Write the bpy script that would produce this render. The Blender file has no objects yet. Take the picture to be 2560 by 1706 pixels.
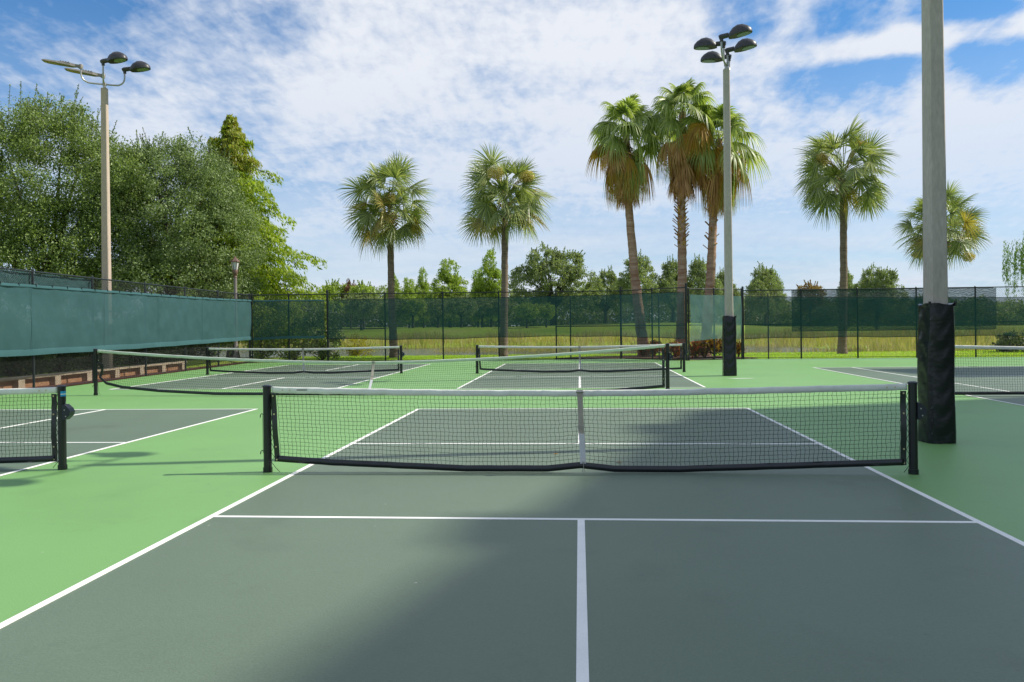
import bpy, math, random
import numpy as np
from mathutils import Vector, Matrix
PI = math.pi
R = math.radians
random.seed(7)
scn = bpy.context.scene
COL = scn.collection

# ------------------------------------------------------------------ helpers
def tag(o, label=None, cat=None, group=None, kind=None):
    if label: o['label'] = label
    if cat: o['category'] = cat
    if group: o['group'] = group
    if kind: o['kind'] = kind
    return o

def thing(name, label, cat, loc=(0, 0, 0), rz=0, group=None):
    o = bpy.data.objects.new(name, None)
    o.empty_display_size = .2
    COL.objects.link(o)
    o.location = loc
    o.rotation_euler = (0, 0, rz)
    return tag(o, label, cat, group)

def link(name, me, parent=None, loc=None):
    o = bpy.data.objects.new(name, me)
    COL.objects.link(o)
    if parent: o.parent = parent
    if loc is not None: o.location = loc
    return o

def copy_tree(o, parent=None):
    c = o.copy()
    COL.objects.link(c)
    c.parent = parent
    for ch in list(o.children):
        copy_tree(ch, c)
    return c

class MB:
    """collects simple solids and links them as one mesh object"""
    def __init__(s):
        s.v = []; s.f = []; s.m = []; s.cur = 0
    def add(s, vs, fs):
        n = len(s.v)
        s.v += [tuple(v) for v in vs]
        for f in fs:
            s.f.append(tuple(i + n for i in f)); s.m.append(s.cur)
        return s
    def box(s, x0, x1, y0, y1, z0, z1):
        return s.add([(x0, y0, z0), (x1, y0, z0), (x1, y1, z0), (x0, y1, z0), (x0, y0, z1), (x1, y0, z1), (x1, y1, z1), (x0, y1, z1)],
                     [(3, 2, 1, 0), (4, 5, 6, 7), (0, 1, 5, 4), (1, 2, 6, 5), (2, 3, 7, 6), (3, 0, 4, 7)])
    def beam(s, a, b, w, h):
        """box along a-b, w wide (horizontal), h high"""
        a = Vector(a); b = Vector(b); d = (b - a).normalized()
        up = Vector((0, 0, 1)) if abs(d.z) < .95 else Vector((1, 0, 0))
        sx = d.cross(up).normalized() * w / 2; u = sx.cross(d).normalized() * h / 2
        vs = [a - sx - u, a + sx - u, a + sx + u, a - sx + u, b - sx - u, b + sx - u, b + sx + u, b - sx + u]
        return s.add(vs, [(0, 1, 2, 3), (7, 6, 5, 4), (0, 4, 5, 1), (1, 5, 6, 2), (2, 6, 7, 3), (3, 7, 4, 0)])
    def tube(s, pts, rad, n=10, caps=True):
        pts = [Vector(p) for p in pts]
        rad = rad if isinstance(rad, (list, tuple)) else [rad] * len(pts)
        base = len(s.v); prev = None
        for i, p in enumerate(pts):
            d = (pts[min(i + 1, len(pts) - 1)] - pts[max(i - 1, 0)]).normalized()
            if prev is None:
                u = d.cross(Vector((0, 0, 1)) if abs(d.z) < .9 else Vector((1, 0, 0))).normalized()
            else:
                u = (prev - d * prev.dot(d)).normalized()
            prev = u; w = d.cross(u)
            for k in range(n):
                a = 2 * PI * k / n
                s.v.append(tuple(p + (u * math.cos(a) + w * math.sin(a)) * rad[i]))
        for i in range(len(pts) - 1):
            for k in range(n):
                s.f.append((base + i * n + k, base + i * n + (k + 1) % n, base + (i + 1) * n + (k + 1) % n, base + (i + 1) * n + k)); s.m.append(s.cur)
        if caps:
            s.f.append(tuple(base + k for k in reversed(range(n)))); s.m.append(s.cur)
            e = base + (len(pts) - 1) * n
            s.f.append(tuple(e + k for k in range(n))); s.m.append(s.cur)
        return s
    def loft(s, rings, caps=True):
        """rings: list of equally long point lists"""
        base = len(s.v); n = len(rings[0])
        for r in rings: s.v += [tuple(p) for p in r]
        for i in range(len(rings) - 1):
            for k in range(n):
                s.f.append((base + i * n + k, base + i * n + (k + 1) % n, base + (i + 1) * n + (k + 1) % n, base + (i + 1) * n + k)); s.m.append(s.cur)
        if caps:
            s.f.append(tuple(base + k for k in reversed(range(n)))); s.m.append(s.cur)
            e = base + (len(rings) - 1) * n
            s.f.append(tuple(e + k for k in range(n))); s.m.append(s.cur)
        return s
    def build(s, name, mats, parent=None, smooth=None, loc=None):
        me = bpy.data.meshes.new(name)
        me.from_pydata(s.v, [], s.f)
        if not isinstance(mats, (list, tuple)): mats = [mats]
        for m in mats: me.materials.append(m)
        if any(s.m): me.polygons.foreach_set('material_index', s.m)
        me.update()
        if smooth is not None:
            me.set_sharp_from_angle(angle=R(smooth)) if smooth < 180 else None
            me.polygons.foreach_set('use_smooth', [True] * len(me.polygons))
        return link(name, me, parent, loc)

def np_mesh(name, V, F, mat, smooth=False):
    """fast mesh from vertex array V (n,3) and face array F (m,3|4)"""
    me = bpy.data.meshes.new(name)
    V = np.asarray(V, np.float32); F = np.asarray(F, np.int32)
    me.vertices.add(len(V)); me.vertices.foreach_set('co', V.ravel())
    k = F.shape[1]
    me.loops.add(F.size); me.loops.foreach_set('vertex_index', F.ravel())
    me.polygons.add(len(F)); me.polygons.foreach_set('loop_start', np.arange(0, F.size, k, dtype=np.int32))
    me.update(calc_edges=True)
    me.validate()
    if smooth: me.polygons.foreach_set('use_smooth', [True] * len(F))
    me.materials.append(mat)
    return me

def lines_mesh(P, r, nside=3):
    """P: (n, m, 3) polylines -> prisms with n sides; returns V, F"""
    n, m, _ = P.shape
    d = np.gradient(P, axis=1); d /= np.linalg.norm(d, axis=2, keepdims=True) + 1e-9
    ref = np.zeros_like(d); ref[..., 1] = 1.0
    bad = np.abs(d[..., 1]) > .9
    ref[bad] = (0, 0, 1)
    u = np.cross(d, ref); u /= np.linalg.norm(u, axis=2, keepdims=True) + 1e-9
    w = np.cross(d, u)
    rings = [P + r * (u * math.cos(2 * PI * k / nside) + w * math.sin(2 * PI * k / nside)) for k in range(nside)]
    V = np.stack(rings, axis=2)                      # n,m,k,3
    idx = np.arange(n * m * nside).reshape(n, m, nside)
    a = idx[:, :-1, :]; b = idx[:, 1:, :]
    F = np.stack([a, np.roll(a, -1, 2), np.roll(b, -1, 2), b], axis=3).reshape(-1, 4)
    return V.reshape(-1, 3), F

def cat_vf(parts):
    Vs, Fs, o = [], [], 0
    for V, F in parts:
        Vs.append(V); Fs.append(F + o); o += len(V)
    return np.concatenate(Vs), np.concatenate(Fs)

# ------------------------------------------------------------------ materials
def nt(name):
    m = bpy.data.materials.new(name); m.use_nodes = True
    t = m.node_tree; t.nodes.clear()
    out = t.nodes.new('ShaderNodeOutputMaterial')
    return m, t, t.nodes, t.links, out

def surf(name, col, rough=.6, spec=.5, var=.12, scale=8, col2=None, bump=0., bscale=60, metal=0, coords='Object', stretch=(1, 1, 1), fine=0., coat=0, wear=0):
    """principled with a two-octave colour variation and a noise bump"""
    m, t, N, L, out = nt(name)
    b = N.new('ShaderNodeBsdfPrincipled'); L.new(b.outputs[0], out.inputs[0])
    tc = N.new('ShaderNodeTexCoord'); mp = N.new('ShaderNodeMapping'); mp.inputs['Scale'].default_value = stretch
    L.new(tc.outputs[coords], mp.inputs[0])
    nz = N.new('ShaderNodeTexNoise'); nz.inputs['Scale'].default_value = scale; nz.inputs['Detail'].default_value = 5; nz.inputs['Roughness'].default_value = .6
    L.new(mp.outputs[0], nz.inputs['Vector'])
    rp = N.new('ShaderNodeValToRGB')
    c = np.array(col); c2 = np.array(col2) if col2 is not None else c * (1 + var)
    c1 = c * (1 - var) if col2 is None else c
    rp.color_ramp.elements[0].position = .3; rp.color_ramp.elements[1].position = .7
    rp.color_ramp.elements[0].color = (*c1, 1); rp.color_ramp.elements[1].color = (*c2, 1)
    L.new(nz.outputs[0], rp.inputs[0])
    last = rp.outputs[0]
    if fine:
        n2 = N.new('ShaderNodeTexNoise'); n2.inputs['Scale'].default_value = bscale; n2.inputs['Detail'].default_value = 3
        L.new(mp.outputs[0], n2.inputs['Vector'])
        mr = N.new('ShaderNodeMapRange'); mr.inputs[1].default_value = .3; mr.inputs[2].default_value = .7
        mr.inputs[3].default_value = 1 - fine; mr.inputs[4].default_value = 1 + fine
        L.new(n2.outputs[0], mr.inputs[0])
        mx = N.new('ShaderNodeMix'); mx.data_type = 'RGBA'; mx.blend_type = 'MULTIPLY'; mx.inputs[0].default_value = 1
        L.new(last, mx.inputs[6]); L.new(mr.outputs[0], mx.inputs[7]); last = mx.outputs[2]
    if wear:
        # scuffs (streaky noise), shoe-rubbed blotches and scattered specks
        wm = N.new('ShaderNodeMapping'); wm.inputs['Scale'].default_value = (1, 2.6, 1); wm.inputs['Rotation'].default_value = (0, 0, .4)
        L.new(tc.outputs[coords], wm.inputs[0])
        for sc, lo, hi, amt in ((1.1, .56, .74, -wear), (6.5, .62, .72, -wear * .8), (2.3, .60, .8, wear * .6)):
            wn = N.new('ShaderNodeTexNoise'); wn.inputs['Scale'].default_value = sc; wn.inputs['Detail'].default_value = 9; wn.inputs['Roughness'].default_value = .65
            L.new(wm.outputs[0] if sc > 2 else tc.outputs[coords], wn.inputs['Vector'])
            wr = N.new('ShaderNodeMapRange'); wr.inputs[1].default_value = lo; wr.inputs[2].default_value = hi; wr.inputs[3].default_value = 1; wr.inputs[4].default_value = 1 + amt
            L.new(wn.outputs[0], wr.inputs[0])
            wx = N.new('ShaderNodeMix'); wx.data_type = 'RGBA'; wx.blend_type = 'MULTIPLY'; wx.inputs[0].default_value = 1
            L.new(last, wx.inputs[6]); L.new(wr.outputs[0], wx.inputs[7]); last = wx.outputs[2]
        for sc, rad, c_ in ((2.2, .028, (.5, .5, .46)), (1.7, .03, (.04, .05, .04))):
            vo = N.new('ShaderNodeTexVoronoi'); vo.inputs['Scale'].default_value = sc; vo.inputs['Randomness'].default_value = 1
            vm = N.new('ShaderNodeMapping'); vm.inputs['Location'].default_value = (sc, sc * 3, 0); L.new(tc.outputs[coords], vm.inputs[0]); L.new(vm.outputs[0], vo.inputs['Vector'])
            vr = N.new('ShaderNodeMapRange'); vr.inputs[1].default_value = rad * .5; vr.inputs[2].default_value = rad; vr.inputs[3].default_value = .55; vr.inputs[4].default_value = 0
            L.new(vo.outputs['Distance'], vr.inputs[0])
            vx = N.new('ShaderNodeMix'); vx.data_type = 'RGBA'; L.new(vr.outputs[0], vx.inputs[0]); L.new(last, vx.inputs[6]); vx.inputs[7].default_value = (*c_, 1); last = vx.outputs[2]
    L.new(last, b.inputs['Base Color'])
    b.inputs['Roughness'].default_value = rough
    b.inputs['Specular IOR Level'].default_value = spec
    b.inputs['Metallic'].default_value = metal
    b.inputs['Coat Weight'].default_value = coat
    if bump:
        nb = N.new('ShaderNodeTexNoise'); nb.inputs['Scale'].default_value = bscale; nb.inputs['Detail'].default_value = 4
        L.new(mp.outputs[0], nb.inputs['Vector'])
        bp = N.new('ShaderNodeBump'); bp.inputs['Strength'].default_value = bump; bp.inputs['Distance'].default_value = .01
        L.new(nb.outputs[0], bp.inputs['Height']); L.new(bp.outputs[0], b.inputs['Normal'])
    return m

def leafmat(name, cols, transl=.35, rough=.45, spec=.35, tcol=None):
    """leaf: random colour per leaf from the list, part of the light passes through"""
    m, t, N, L, out = nt(name)
    g = N.new('ShaderNodeNewGeometry'); rp = N.new('ShaderNodeValToRGB')
    e = rp.color_ramp.elements
    while len(e) < len(cols): e.new(.5)
    for i, c in enumerate(cols):
        e[i].position = i / max(1, len(cols) - 1); e[i].color = (*c, 1)
    L.new(g.outputs['Random Per Island'], rp.inputs[0])
    b = N.new('ShaderNodeBsdfPrincipled'); b.inputs['Roughness'].default_value = rough; b.inputs['Specular IOR Level'].default_value = spec
    L.new(rp.outputs[0], b.inputs['Base Color'])
    tr = N.new('ShaderNodeBsdfTranslucent')
    mx = N.new('ShaderNodeMix'); mx.data_type = 'RGBA'; mx.blend_type = 'MULTIPLY'; mx.inputs[0].default_value = 1
    mx.inputs[7].default_value = (*(tcol or (1.5, 1.6, .7)), 1)
    L.new(rp.outputs[0], mx.inputs[6]); L.new(mx.outputs[2], tr.inputs[0])
    ms = N.new('ShaderNodeMixShader'); ms.inputs[0].default_value = transl
    L.new(b.outputs[0], ms.inputs[1]); L.new(tr.outputs[0], ms.inputs[2]); L.new(ms.outputs[0], out.inputs[0])
    return m

def screenmat(name, col, opacity, transl=.3, wavy=0.):
    """woven windscreen cloth: holes let part of the view through"""
    m, t, N, L, out = nt(name)
    tc = N.new('ShaderNodeTexCoord')
    nz = N.new('ShaderNodeTexNoise'); nz.inputs['Scale'].default_value = 1.1; nz.inputs['Detail'].default_value = 6
    mp = N.new('ShaderNodeMapping'); mp.inputs['Scale'].default_value = (1, 1, 2.2)
    L.new(tc.outputs['Object'], mp.inputs[0]); L.new(mp.outputs[0], nz.inputs['Vector'])
    rp = N.new('ShaderNodeValToRGB'); c = np.array(col)
    rp.color_ramp.elements[0].position = .3; rp.color_ramp.elements[1].position = .75
    rp.color_ramp.elements[0].color = (*(c * .9), 1); rp.color_ramp.elements[1].color = (*(c * 1.1), 1)
    L.new(nz.outputs[0], rp.inputs[0])
    d = N.new('ShaderNodeBsdfDiffuse'); tr = N.new('ShaderNodeBsdfTranslucent'); tp = N.new('ShaderNodeBsdfTransparent')
    L.new(rp.outputs[0], d.inputs[0]); L.new(rp.outputs[0], tr.inputs[0])
    m1 = N.new('ShaderNodeMixShader'); m1.inputs[0].default_value = transl
    L.new(d.outputs[0], m1.inputs[1]); L.new(tr.outputs[0], m1.inputs[2])
    m2 = N.new('ShaderNodeMixShader'); m2.inputs[0].default_value = opacity
    L.new(tp.outputs[0], m2.inputs[1]); L.new(m1.outputs[0], m2.inputs[2]); L.new(m2.outputs[0], out.inputs[0])
    if wavy:
        wv = N.new('ShaderNodeTexWave'); wv.inputs['Scale'].default_value = 3.2; wv.inputs['Distortion'].default_value = 14
        wv.inputs['Detail'].default_value = 2.0; wv.inputs['Detail Scale'].default_value = 1.1; wv.bands_direction = 'Z'
        L.new(tc.outputs['Object'], wv.inputs['Vector'])
        mr = N.new('ShaderNodeMapRange'); mr.inputs[3].default_value = opacity - wavy; mr.inputs[4].default_value = min(1, opacity + wavy)
        L.new(wv.outputs['Fac'], mr.inputs[0]); L.new(mr.outputs[0], m2.inputs[0])
    return m

M = {}
M['green'] = surf('court_green_acrylic', (.18, .36, .118), .5, .42, .07, .3, bump=.2, bscale=85, fine=.07, wear=.16)
M['grey'] = surf('court_grey_acrylic', (.124, .172, .118), .5, .42, .08, .3, bump=.2, bscale=85, fine=.08, wear=.18)
M['white'] = surf('white_line_paint', (.88, .87, .83), .6, .4, .05, 3, bump=.15, bscale=110, fine=.05, wear=.1)
M['black'] = surf('black_powder_coat', (.008, .01, .011), .32, .5, .2, 12)
M['blackblue'] = surf('blue_black_plastic', (.012, .016, .03), .3, .5, .2, 12)
M['fence'] = surf('black_vinyl_wire', (.012, .016, .02), .4, .5, .2, 20)
M['string'] = surf('black_net_cord', (.012, .02, .012), .7, .2, .2, 20)
M['tape'] = surf('white_vinyl_tape', (.76, .76, .7), .5, .4, .1, 5, bump=.3, bscale=25)
M['tapegreen'] = surf('weathered_net_tape', (.6, .66, .56), .6, .3, .08, 4, bump=.2, bscale=25)
M['vinyl'] = surf('black_vinyl', (.009, .011, .014), .3, .6, .3, 6, bump=.5, bscale=9)
M['strap'] = surf('beige_webbing', (.4, .36, .3), .8, .2, .12, 14, bump=.2, bscale=300)
M['strapwhite'] = surf('white_webbing', (.6, .6, .62), .8, .2, .06, 14, bump=.2, bscale=300)
M['brass'] = surf('brass_eyelet', (.6, .5, .32), .35, .5, .1, 20, metal=.8)
M['steel'] = surf('galvanised_tube', (.42, .41, .38), .35, .5, .12, 8, metal=.7)
M['concrete'] = surf('light_pole_concrete', (.49, .43, .38), .85, .2, .12, 2.2, bump=.3, bscale=32, fine=.1, stretch=(1, 1, .3))
M['concretetan'] = surf('tan_pole_concrete', (.48, .385, .31), .85, .2, .12, 2.2, bump=.3, bscale=32, fine=.1, stretch=(1, 1, .3))
M['lampblack'] = surf('weathered_lamp_housing', (.022, .023, .028), .42, .5, .0, 7, col2=(.055, .052, .058), bump=.15, bscale=30)
M['led'] = surf('grey_led_housing', (.2, .185, .16), .5, .5, .15, 6)
M['ledchip'] = surf('led_modules', (.42, .34, .2), .4, .5, .4, 25)
M['lens'] = surf('pale_green_lens', (.22, .3, .17), .12, .6, .1, 4, coat=.3)
M['pad'] = surf('padding_vinyl', (.005, .006, .009), .24, .45, .35, 3, bump=.5, bscale=5, stretch=(1, 1, 2.2))
M['blue'] = surf('blue_sticker', (.02, .3, .62), .4, .4, .05, 4)
M['darktext'] = surf('dark_print', (.1, .11, .1), .6, .3, .1, 40)
M['brick'] = surf('orange_brown_block', (.3, .15, .075), .85, .2, .0, 3.5, col2=(.42, .24, .14), bump=.5, bscale=30, fine=.15)
M['cap'] = surf('pale_cap_block', (.42, .34, .25), .85, .2, .15, 6, bump=.4, bscale=40, fine=.12)
M['mulch'] = surf('bark_mulch', (.035, .022, .016), .95, .1, .0, 30, col2=(.15, .09, .065), bump=1, bscale=40)
M['redmulch'] = surf('red_mulch', (.06, .022, .016), .95, .1, .0, 30, col2=(.2, .09, .07), bump=1, bscale=40)
M['bark'] = surf('oak_bark', (.06, .05, .04), .9, .2, .25, 6, bump=.8, bscale=25, stretch=(1, 1, .3))
M['palmbark'] = surf('sabal_trunk', (.15, .11, .085), .9, .15, .0, 5, col2=(.28, .22, .17), bump=.8, bscale=9, stretch=(.4, .4, 3.2), fine=.15)
M['washbark'] = surf('fan_palm_trunk', (.30, .15, .09), .9, .15, .0, 3.5, col2=(.48, .33, .25), bump=.9, bscale=9, stretch=(.4, .4, 2.4), fine=.2)
M['lantern_metal'] = surf('brown_lantern_metal', (.14, .08, .06), .5, .5, .12, 6)
M['lantern_post'] = surf('grey_lantern_post', (.2, .17, .16), .55, .5, .12, 6)
M['frost'] = surf('frosted_panes', (.6, .62, .62), .35, .5, .05, 3)
M['stone'] = surf('weathered_boulder', (.12, .11, .1), .9, .2, .3, 3, bump=.8, bscale=10)
M['sand'] = surf('bunker_sand', (.62, .58, .5), .9, .1, .06, 2)
M['stucco'] = surf('pale_stucco', (.55, .52, .46), .85, .2, .05, .2)
M['glass'] = surf('tinted_glazing', (.05, .07, .09), .1, .8, .1, .3)

M['oak'] = leafmat('oak_leaves', [(0.080, 0.120, 0.037), (0.142, 0.199, 0.059), (0.211, 0.280, 0.089), (0.241, 0.320, 0.104), (0.310, 0.373, 0.118)], .3)
M['oakhazed'] = leafmat('haze_tinted_oak_leaves', [(.16, .19, .09), (.22, .27, .125), (.29, .34, .17)], .42)  # oak leaves lightened and greyed, distance haze painted into the colour
M['oaklow'] = leafmat('sun_tinted_oak_leaves', [(0.128, 0.195, 0.028), (0.255, 0.340, 0.055), (0.385, 0.461, 0.083)], .35)  # brighter copy of the oak leaves, sunlight put into the colour
M['oakgrey'] = leafmat('grey_green_leaves', [(0.107, 0.160, 0.052), (0.202, 0.269, 0.109), (0.293, 0.364, 0.157)], .3)
M['cypress'] = leafmat('cypress_needles', [(0.153, 0.223, 0.015), (0.262, 0.344, 0.023), (0.371, 0.435, 0.039)], .45)
M['cypressred'] = leafmat('turning_cypress_needles', [(0.194, 0.247, 0.033), (0.310, 0.274, 0.040), (0.291, 0.384, 0.054)], .45)
M['bright'] = leafmat('bright_green_leaves', [(0.154, 0.240, 0.035), (0.277, 0.360, 0.053), (0.400, 0.480, 0.083)], .35)
M['brown'] = leafmat('reddish_brown_leaves', [(0.136, 0.068, 0.043), (0.221, 0.119, 0.076)], .3)
M['orange'] = leafmat('orange_brown_leaves', [(0.225, 0.135, 0.045), (0.300, 0.210, 0.075)], .3)
M['hedge'] = leafmat('dark_hedge_leaves', [(0.028, 0.054, 0.015), (0.054, 0.090, 0.021), (0.099, 0.144, 0.036)], .25)
M['sabal'] = leafmat('sabal_fronds', [(0.115, 0.161, 0.065), (0.212, 0.265, 0.096), (0.326, 0.375, 0.143), (0.442, 0.452, 0.183)], .25, .4, .5)
M['sabaldry'] = leafmat('yellowing_fronds', [(0.280, 0.240, 0.070), (0.440, 0.360, 0.100), (0.240, 0.180, 0.060)], .3)
M['fan'] = leafmat('fan_palm_fronds', [(0.190, 0.255, 0.067), (0.304, 0.371, 0.114), (0.455, 0.488, 0.181)], .4, .4, .45)
M['fanyellow'] = leafmat('yellow_dying_fronds', [(0.375, 0.250, 0.025), (0.475, 0.275, 0.037), (0.325, 0.163, 0.037)], .4)
M['skirt'] = leafmat('dead_brown_fronds', [(0.288, 0.145, 0.059), (0.516, 0.265, 0.117), (0.700, 0.434, 0.196)], .25)
M['flower'] = leafmat('tan_flower_stalks', [(0.624, 0.468, 0.203), (0.700, 0.593, 0.281), (0.468, 0.374, 0.156)], .3)
M['croton'] = leafmat('red_and_yellow_leaves', [(0.117, 0.035, 0.035), (0.465, 0.058, 0.044), (0.146, 0.146, 0.044), (0.087, 0.101, 0.035), (0.700, 0.174, 0.058)], .3)
M['crotony'] = leafmat('yellow_edged_leaves', [(0.050, 0.015, 0.015), (0.150, 0.025, 0.019), (0.500, 0.312, 0.025), (0.037, 0.044, 0.015), (0.112, 0.037, 0.025)], .3)
M['yellow'] = leafmat('yellow_blossom_leaves', [(.3, .26, .02), (.42, .36, .03), (.2, .2, .03)], .4)
M['reed'] = leafmat('pond_reeds', [(0.205, 0.232, 0.054), (0.315, 0.318, 0.064), (0.424, 0.362, 0.127), (0.473, 0.362, 0.254), (0.174, 0.188, 0.064)], .4)
M['lawn'] = leafmat('lawn_blades', [(0.225, 0.395, 0.018), (0.375, 0.562, 0.026), (0.507, 0.675, 0.044)], .4)
M['willow'] = leafmat('weeping_leaves', [(0.102, 0.184, 0.041), (0.184, 0.265, 0.072)], .35)
M['dryleaf'] = leafmat('dry_leaf', [(.25, .14, .05), (.3, .2, .06)], .3)

SCR = (.04, .115, .12)
M['scr_left'] = screenmat('sun_tinted_windscreen_cloth', (.051, .112, .119), .9, .15)  # lighter, denser copy of the back cloth, sunlit tone set in the colour
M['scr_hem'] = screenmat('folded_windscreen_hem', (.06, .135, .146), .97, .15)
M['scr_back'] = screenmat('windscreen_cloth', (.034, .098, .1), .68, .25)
M['scr_jog'] = screenmat('sun_paled_windscreen_cloth', (.24, .43, .43), .6, .45)  # same cloth paled, sun on the angled panel painted into the colour
M['scr_patch'] = screenmat('doubled_windscreen_cloth', (.03, .09, .09), .72, .2, wavy=.12)
M['scr_edge'] = surf('windscreen_binding', (.01, .025, .025), .7, .3, .1, 8)

# pond water
m, t, N, L, out = nt('pond_water')
b = N.new('ShaderNodeBsdfPrincipled'); L.new(b.outputs[0], out.inputs[0])
b.inputs['Base Color'].default_value = (.03, .035, .02, 1); b.inputs['Roughness'].default_value = .1; b.inputs['Specular IOR Level'].default_value = .8
nz = N.new('ShaderNodeTexNoise'); nz.inputs['Scale'].default_value = 3; bp = N.new('ShaderNodeBump'); bp.inputs['Strength'].default_value = 1.0; bp.inputs['Distance'].default_value = .06
tc = N.new('ShaderNodeTexCoord'); L.new(tc.outputs['Object'], nz.inputs['Vector']); L.new(nz.outputs[0], bp.inputs['Height']); L.new(bp.outputs[0], b.inputs['Normal'])
M['water'] = m

# grass ground: mown lawn, dry patches, all by world position noise
m, t, N, L, out = nt('grass_ground')
b = N.new('ShaderNodeBsdfPrincipled'); L.new(b.outputs[0], out.inputs[0]); b.inputs['Roughness'].default_value = .9; b.inputs['Specular IOR Level'].default_value = .15
tc = N.new('ShaderNodeTexCoord')
n1 = N.new('ShaderNodeTexNoise'); n1.inputs['Scale'].default_value = .09; n1.inputs['Detail'].default_value = 6
n2 = N.new('ShaderNodeTexNoise'); n2.inputs['Scale'].default_value = 9; n2.inputs['Detail'].default_value = 4
L.new(tc.outputs['Object'], n1.inputs['Vector']); L.new(tc.outputs['Object'], n2.inputs['Vector'])
rp = N.new('ShaderNodeValToRGB'); e = rp.color_ramp.elements
e[0].position = .3; e[0].color = (.16, .25, .02, 1); e[1].position = .72; e[1].color = (.32, .34, .08, 1)
k = e.new(.5); k.color = (.23, .33, .03, 1)
L.new(n1.outputs[0], rp.inputs[0])
mr = N.new('ShaderNodeMapRange'); mr.inputs[1].default_value = .3; mr.inputs[2].default_value = .7; mr.inputs[3].default_value = .7; mr.inputs[4].default_value = 1.25
L.new(n2.outputs[0], mr.inputs[0])
mx = N.new('ShaderNodeMix'); mx.data_type = 'RGBA'; mx.blend_type = 'MULTIPLY'; mx.inputs[0].default_value = 1
L.new(rp.outputs[0], mx.inputs[6]); L.new(mr.outputs[0], mx.inputs[7]); L.new(mx.outputs[2], b.inputs['Base Color'])
M['grass'] = m

# ------------------------------------------------------------------ terrain and courts
def smooth(a, b, x):
    t = np.clip((x - a) / (b - a), 0, 1); return t * t * (3 - 2 * t)

def tz(x, y):
    x = np.asarray(x, float); y = np.asarray(y, float)
    far = np.clip(1.22 - .0085 * x, .55, 1.75)
    mound = .75 * np.sin(x * .07 + 1.1) * np.sin(y * .06 + .6) + .18 * np.sin(x * .16 + y * .05)
    z = -.06 + 0 * x
    pond = smooth(37, 41.5, y) * (1 - smooth(65, 69, y)) * smooth(-75, -60, x)
    pond = pond * (1 - .72 * smooth(12, 20, x))
    z = z - .75 * pond
    z = z + smooth(66, 106, y) * (far + .06 + mound * smooth(66, 85, y) * (1 - smooth(105, 150, y)))
    left = smooth(-15.2, -16.4, x)                      # raised bed behind the retaining wall
    z = z + np.where(y < 40, .28 * left * smooth(34, 26, y), 0)
    inside = smooth(30.2, 29.7, y) * smooth(-15.6, -15.4, x)
    z = np.where(inside > .5, -.06, z)
    return z

def geom(a, b, n0, far):
    return np.linspace(a, b, n0)
xs = np.concatenate([-np.geomspace(900, 70, 26), np.arange(-68, -24, 2), np.arange(-24, 42, .6), np.arange(42, 80, 2), np.geomspace(82, 900, 26)])
ys = np.concatenate([-np.geomspace(900, 50, 14), np.arange(-45, 5, 5), np.arange(5, 66, .6), np.arange(66, 170, 2.), np.geomspace(172, 1400, 26)])
X, Y = np.meshgrid(xs, ys)
V = np.stack([X, Y, tz(X, Y)], 2).reshape(-1, 3)
nx, ny = len(xs), len(ys)
I = np.arange(nx * ny).reshape(ny, nx)
F = np.stack([I[:-1, :-1], I[:-1, 1:], I[1:, 1:], I[1:, :-1]], 2).reshape(-1, 4)
tag(link('ground', np_mesh('ground', V, F, M['grass'], True)), 'grass of the golf course and verges around the courts', None, None, 'structure')

def flat(name, poly, z, mat, label, kind='structure', thick=.0):
    mb = MB(); n = len(poly)
    if thick:
        mb.add([(x, y, z - thick) for x, y in poly] + [(x, y, z) for x, y in poly],
               [tuple(reversed(range(n))), tuple(range(n, 2 * n))] + [(i, (i + 1) % n, n + (i + 1) % n, n + i) for i in range(n)])
    else:
        mb.add([(x, y, z) for x, y in poly], [tuple(range(n))])
    return tag(mb.build(name, mat), label, None, None, kind)

COURT = [(-13.75, -26), (36, -26), (36, 28.25), (7.05, 28.25), (4.55, 26.85), (1.88, 29.45), (-15.0, 28.3), (-14.35, 16.5), (-14.0, 11)]
flat('court_surface', COURT, 0, M['green'], 'light green acrylic court surround', thick=.08)

LW = .052
playing = MB(); lines = MB()
def pb_court(cx, cy):
    playing.box(cx - 3.03, cx + 3.03, cy - 6.69, cy + 6.69, .001, .004)
    z0, z1 = .0045, .008
    x0, x1 = cx - 3.048, cx + 3.048
    lines.box(x0, x0 + LW, cy - 6.706, cy + 6.706, z0, z1)
    lines.box(x1 - LW, x1, cy - 6.706, cy + 6.706, z0, z1)
    for s in (-1, 1):
        ya, yb = sorted((cy + s * 6.706, cy + s * (6.706 - LW)))
        lines.box(x0 + LW, x1 - LW, ya, yb, z0, z1)
        ya, yb = sorted((cy + s * 2.134, cy + s * (2.134 - LW)))
        lines.box(x0 + LW, x1 - LW, ya, yb, z0, z1)
        ya, yb = sorted((cy + s * 2.134, cy + s * (6.706 - LW)))
        lines.box(cx - .028, cx + .028, ya, yb, z0, z1)
C3Y, C2X, C4Y = 18.45, -9.2, 18.75
pb_court(0, 0); pb_court(C2X, .1); pb_court(0, C3Y); pb_court(C2X, C4Y)
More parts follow.
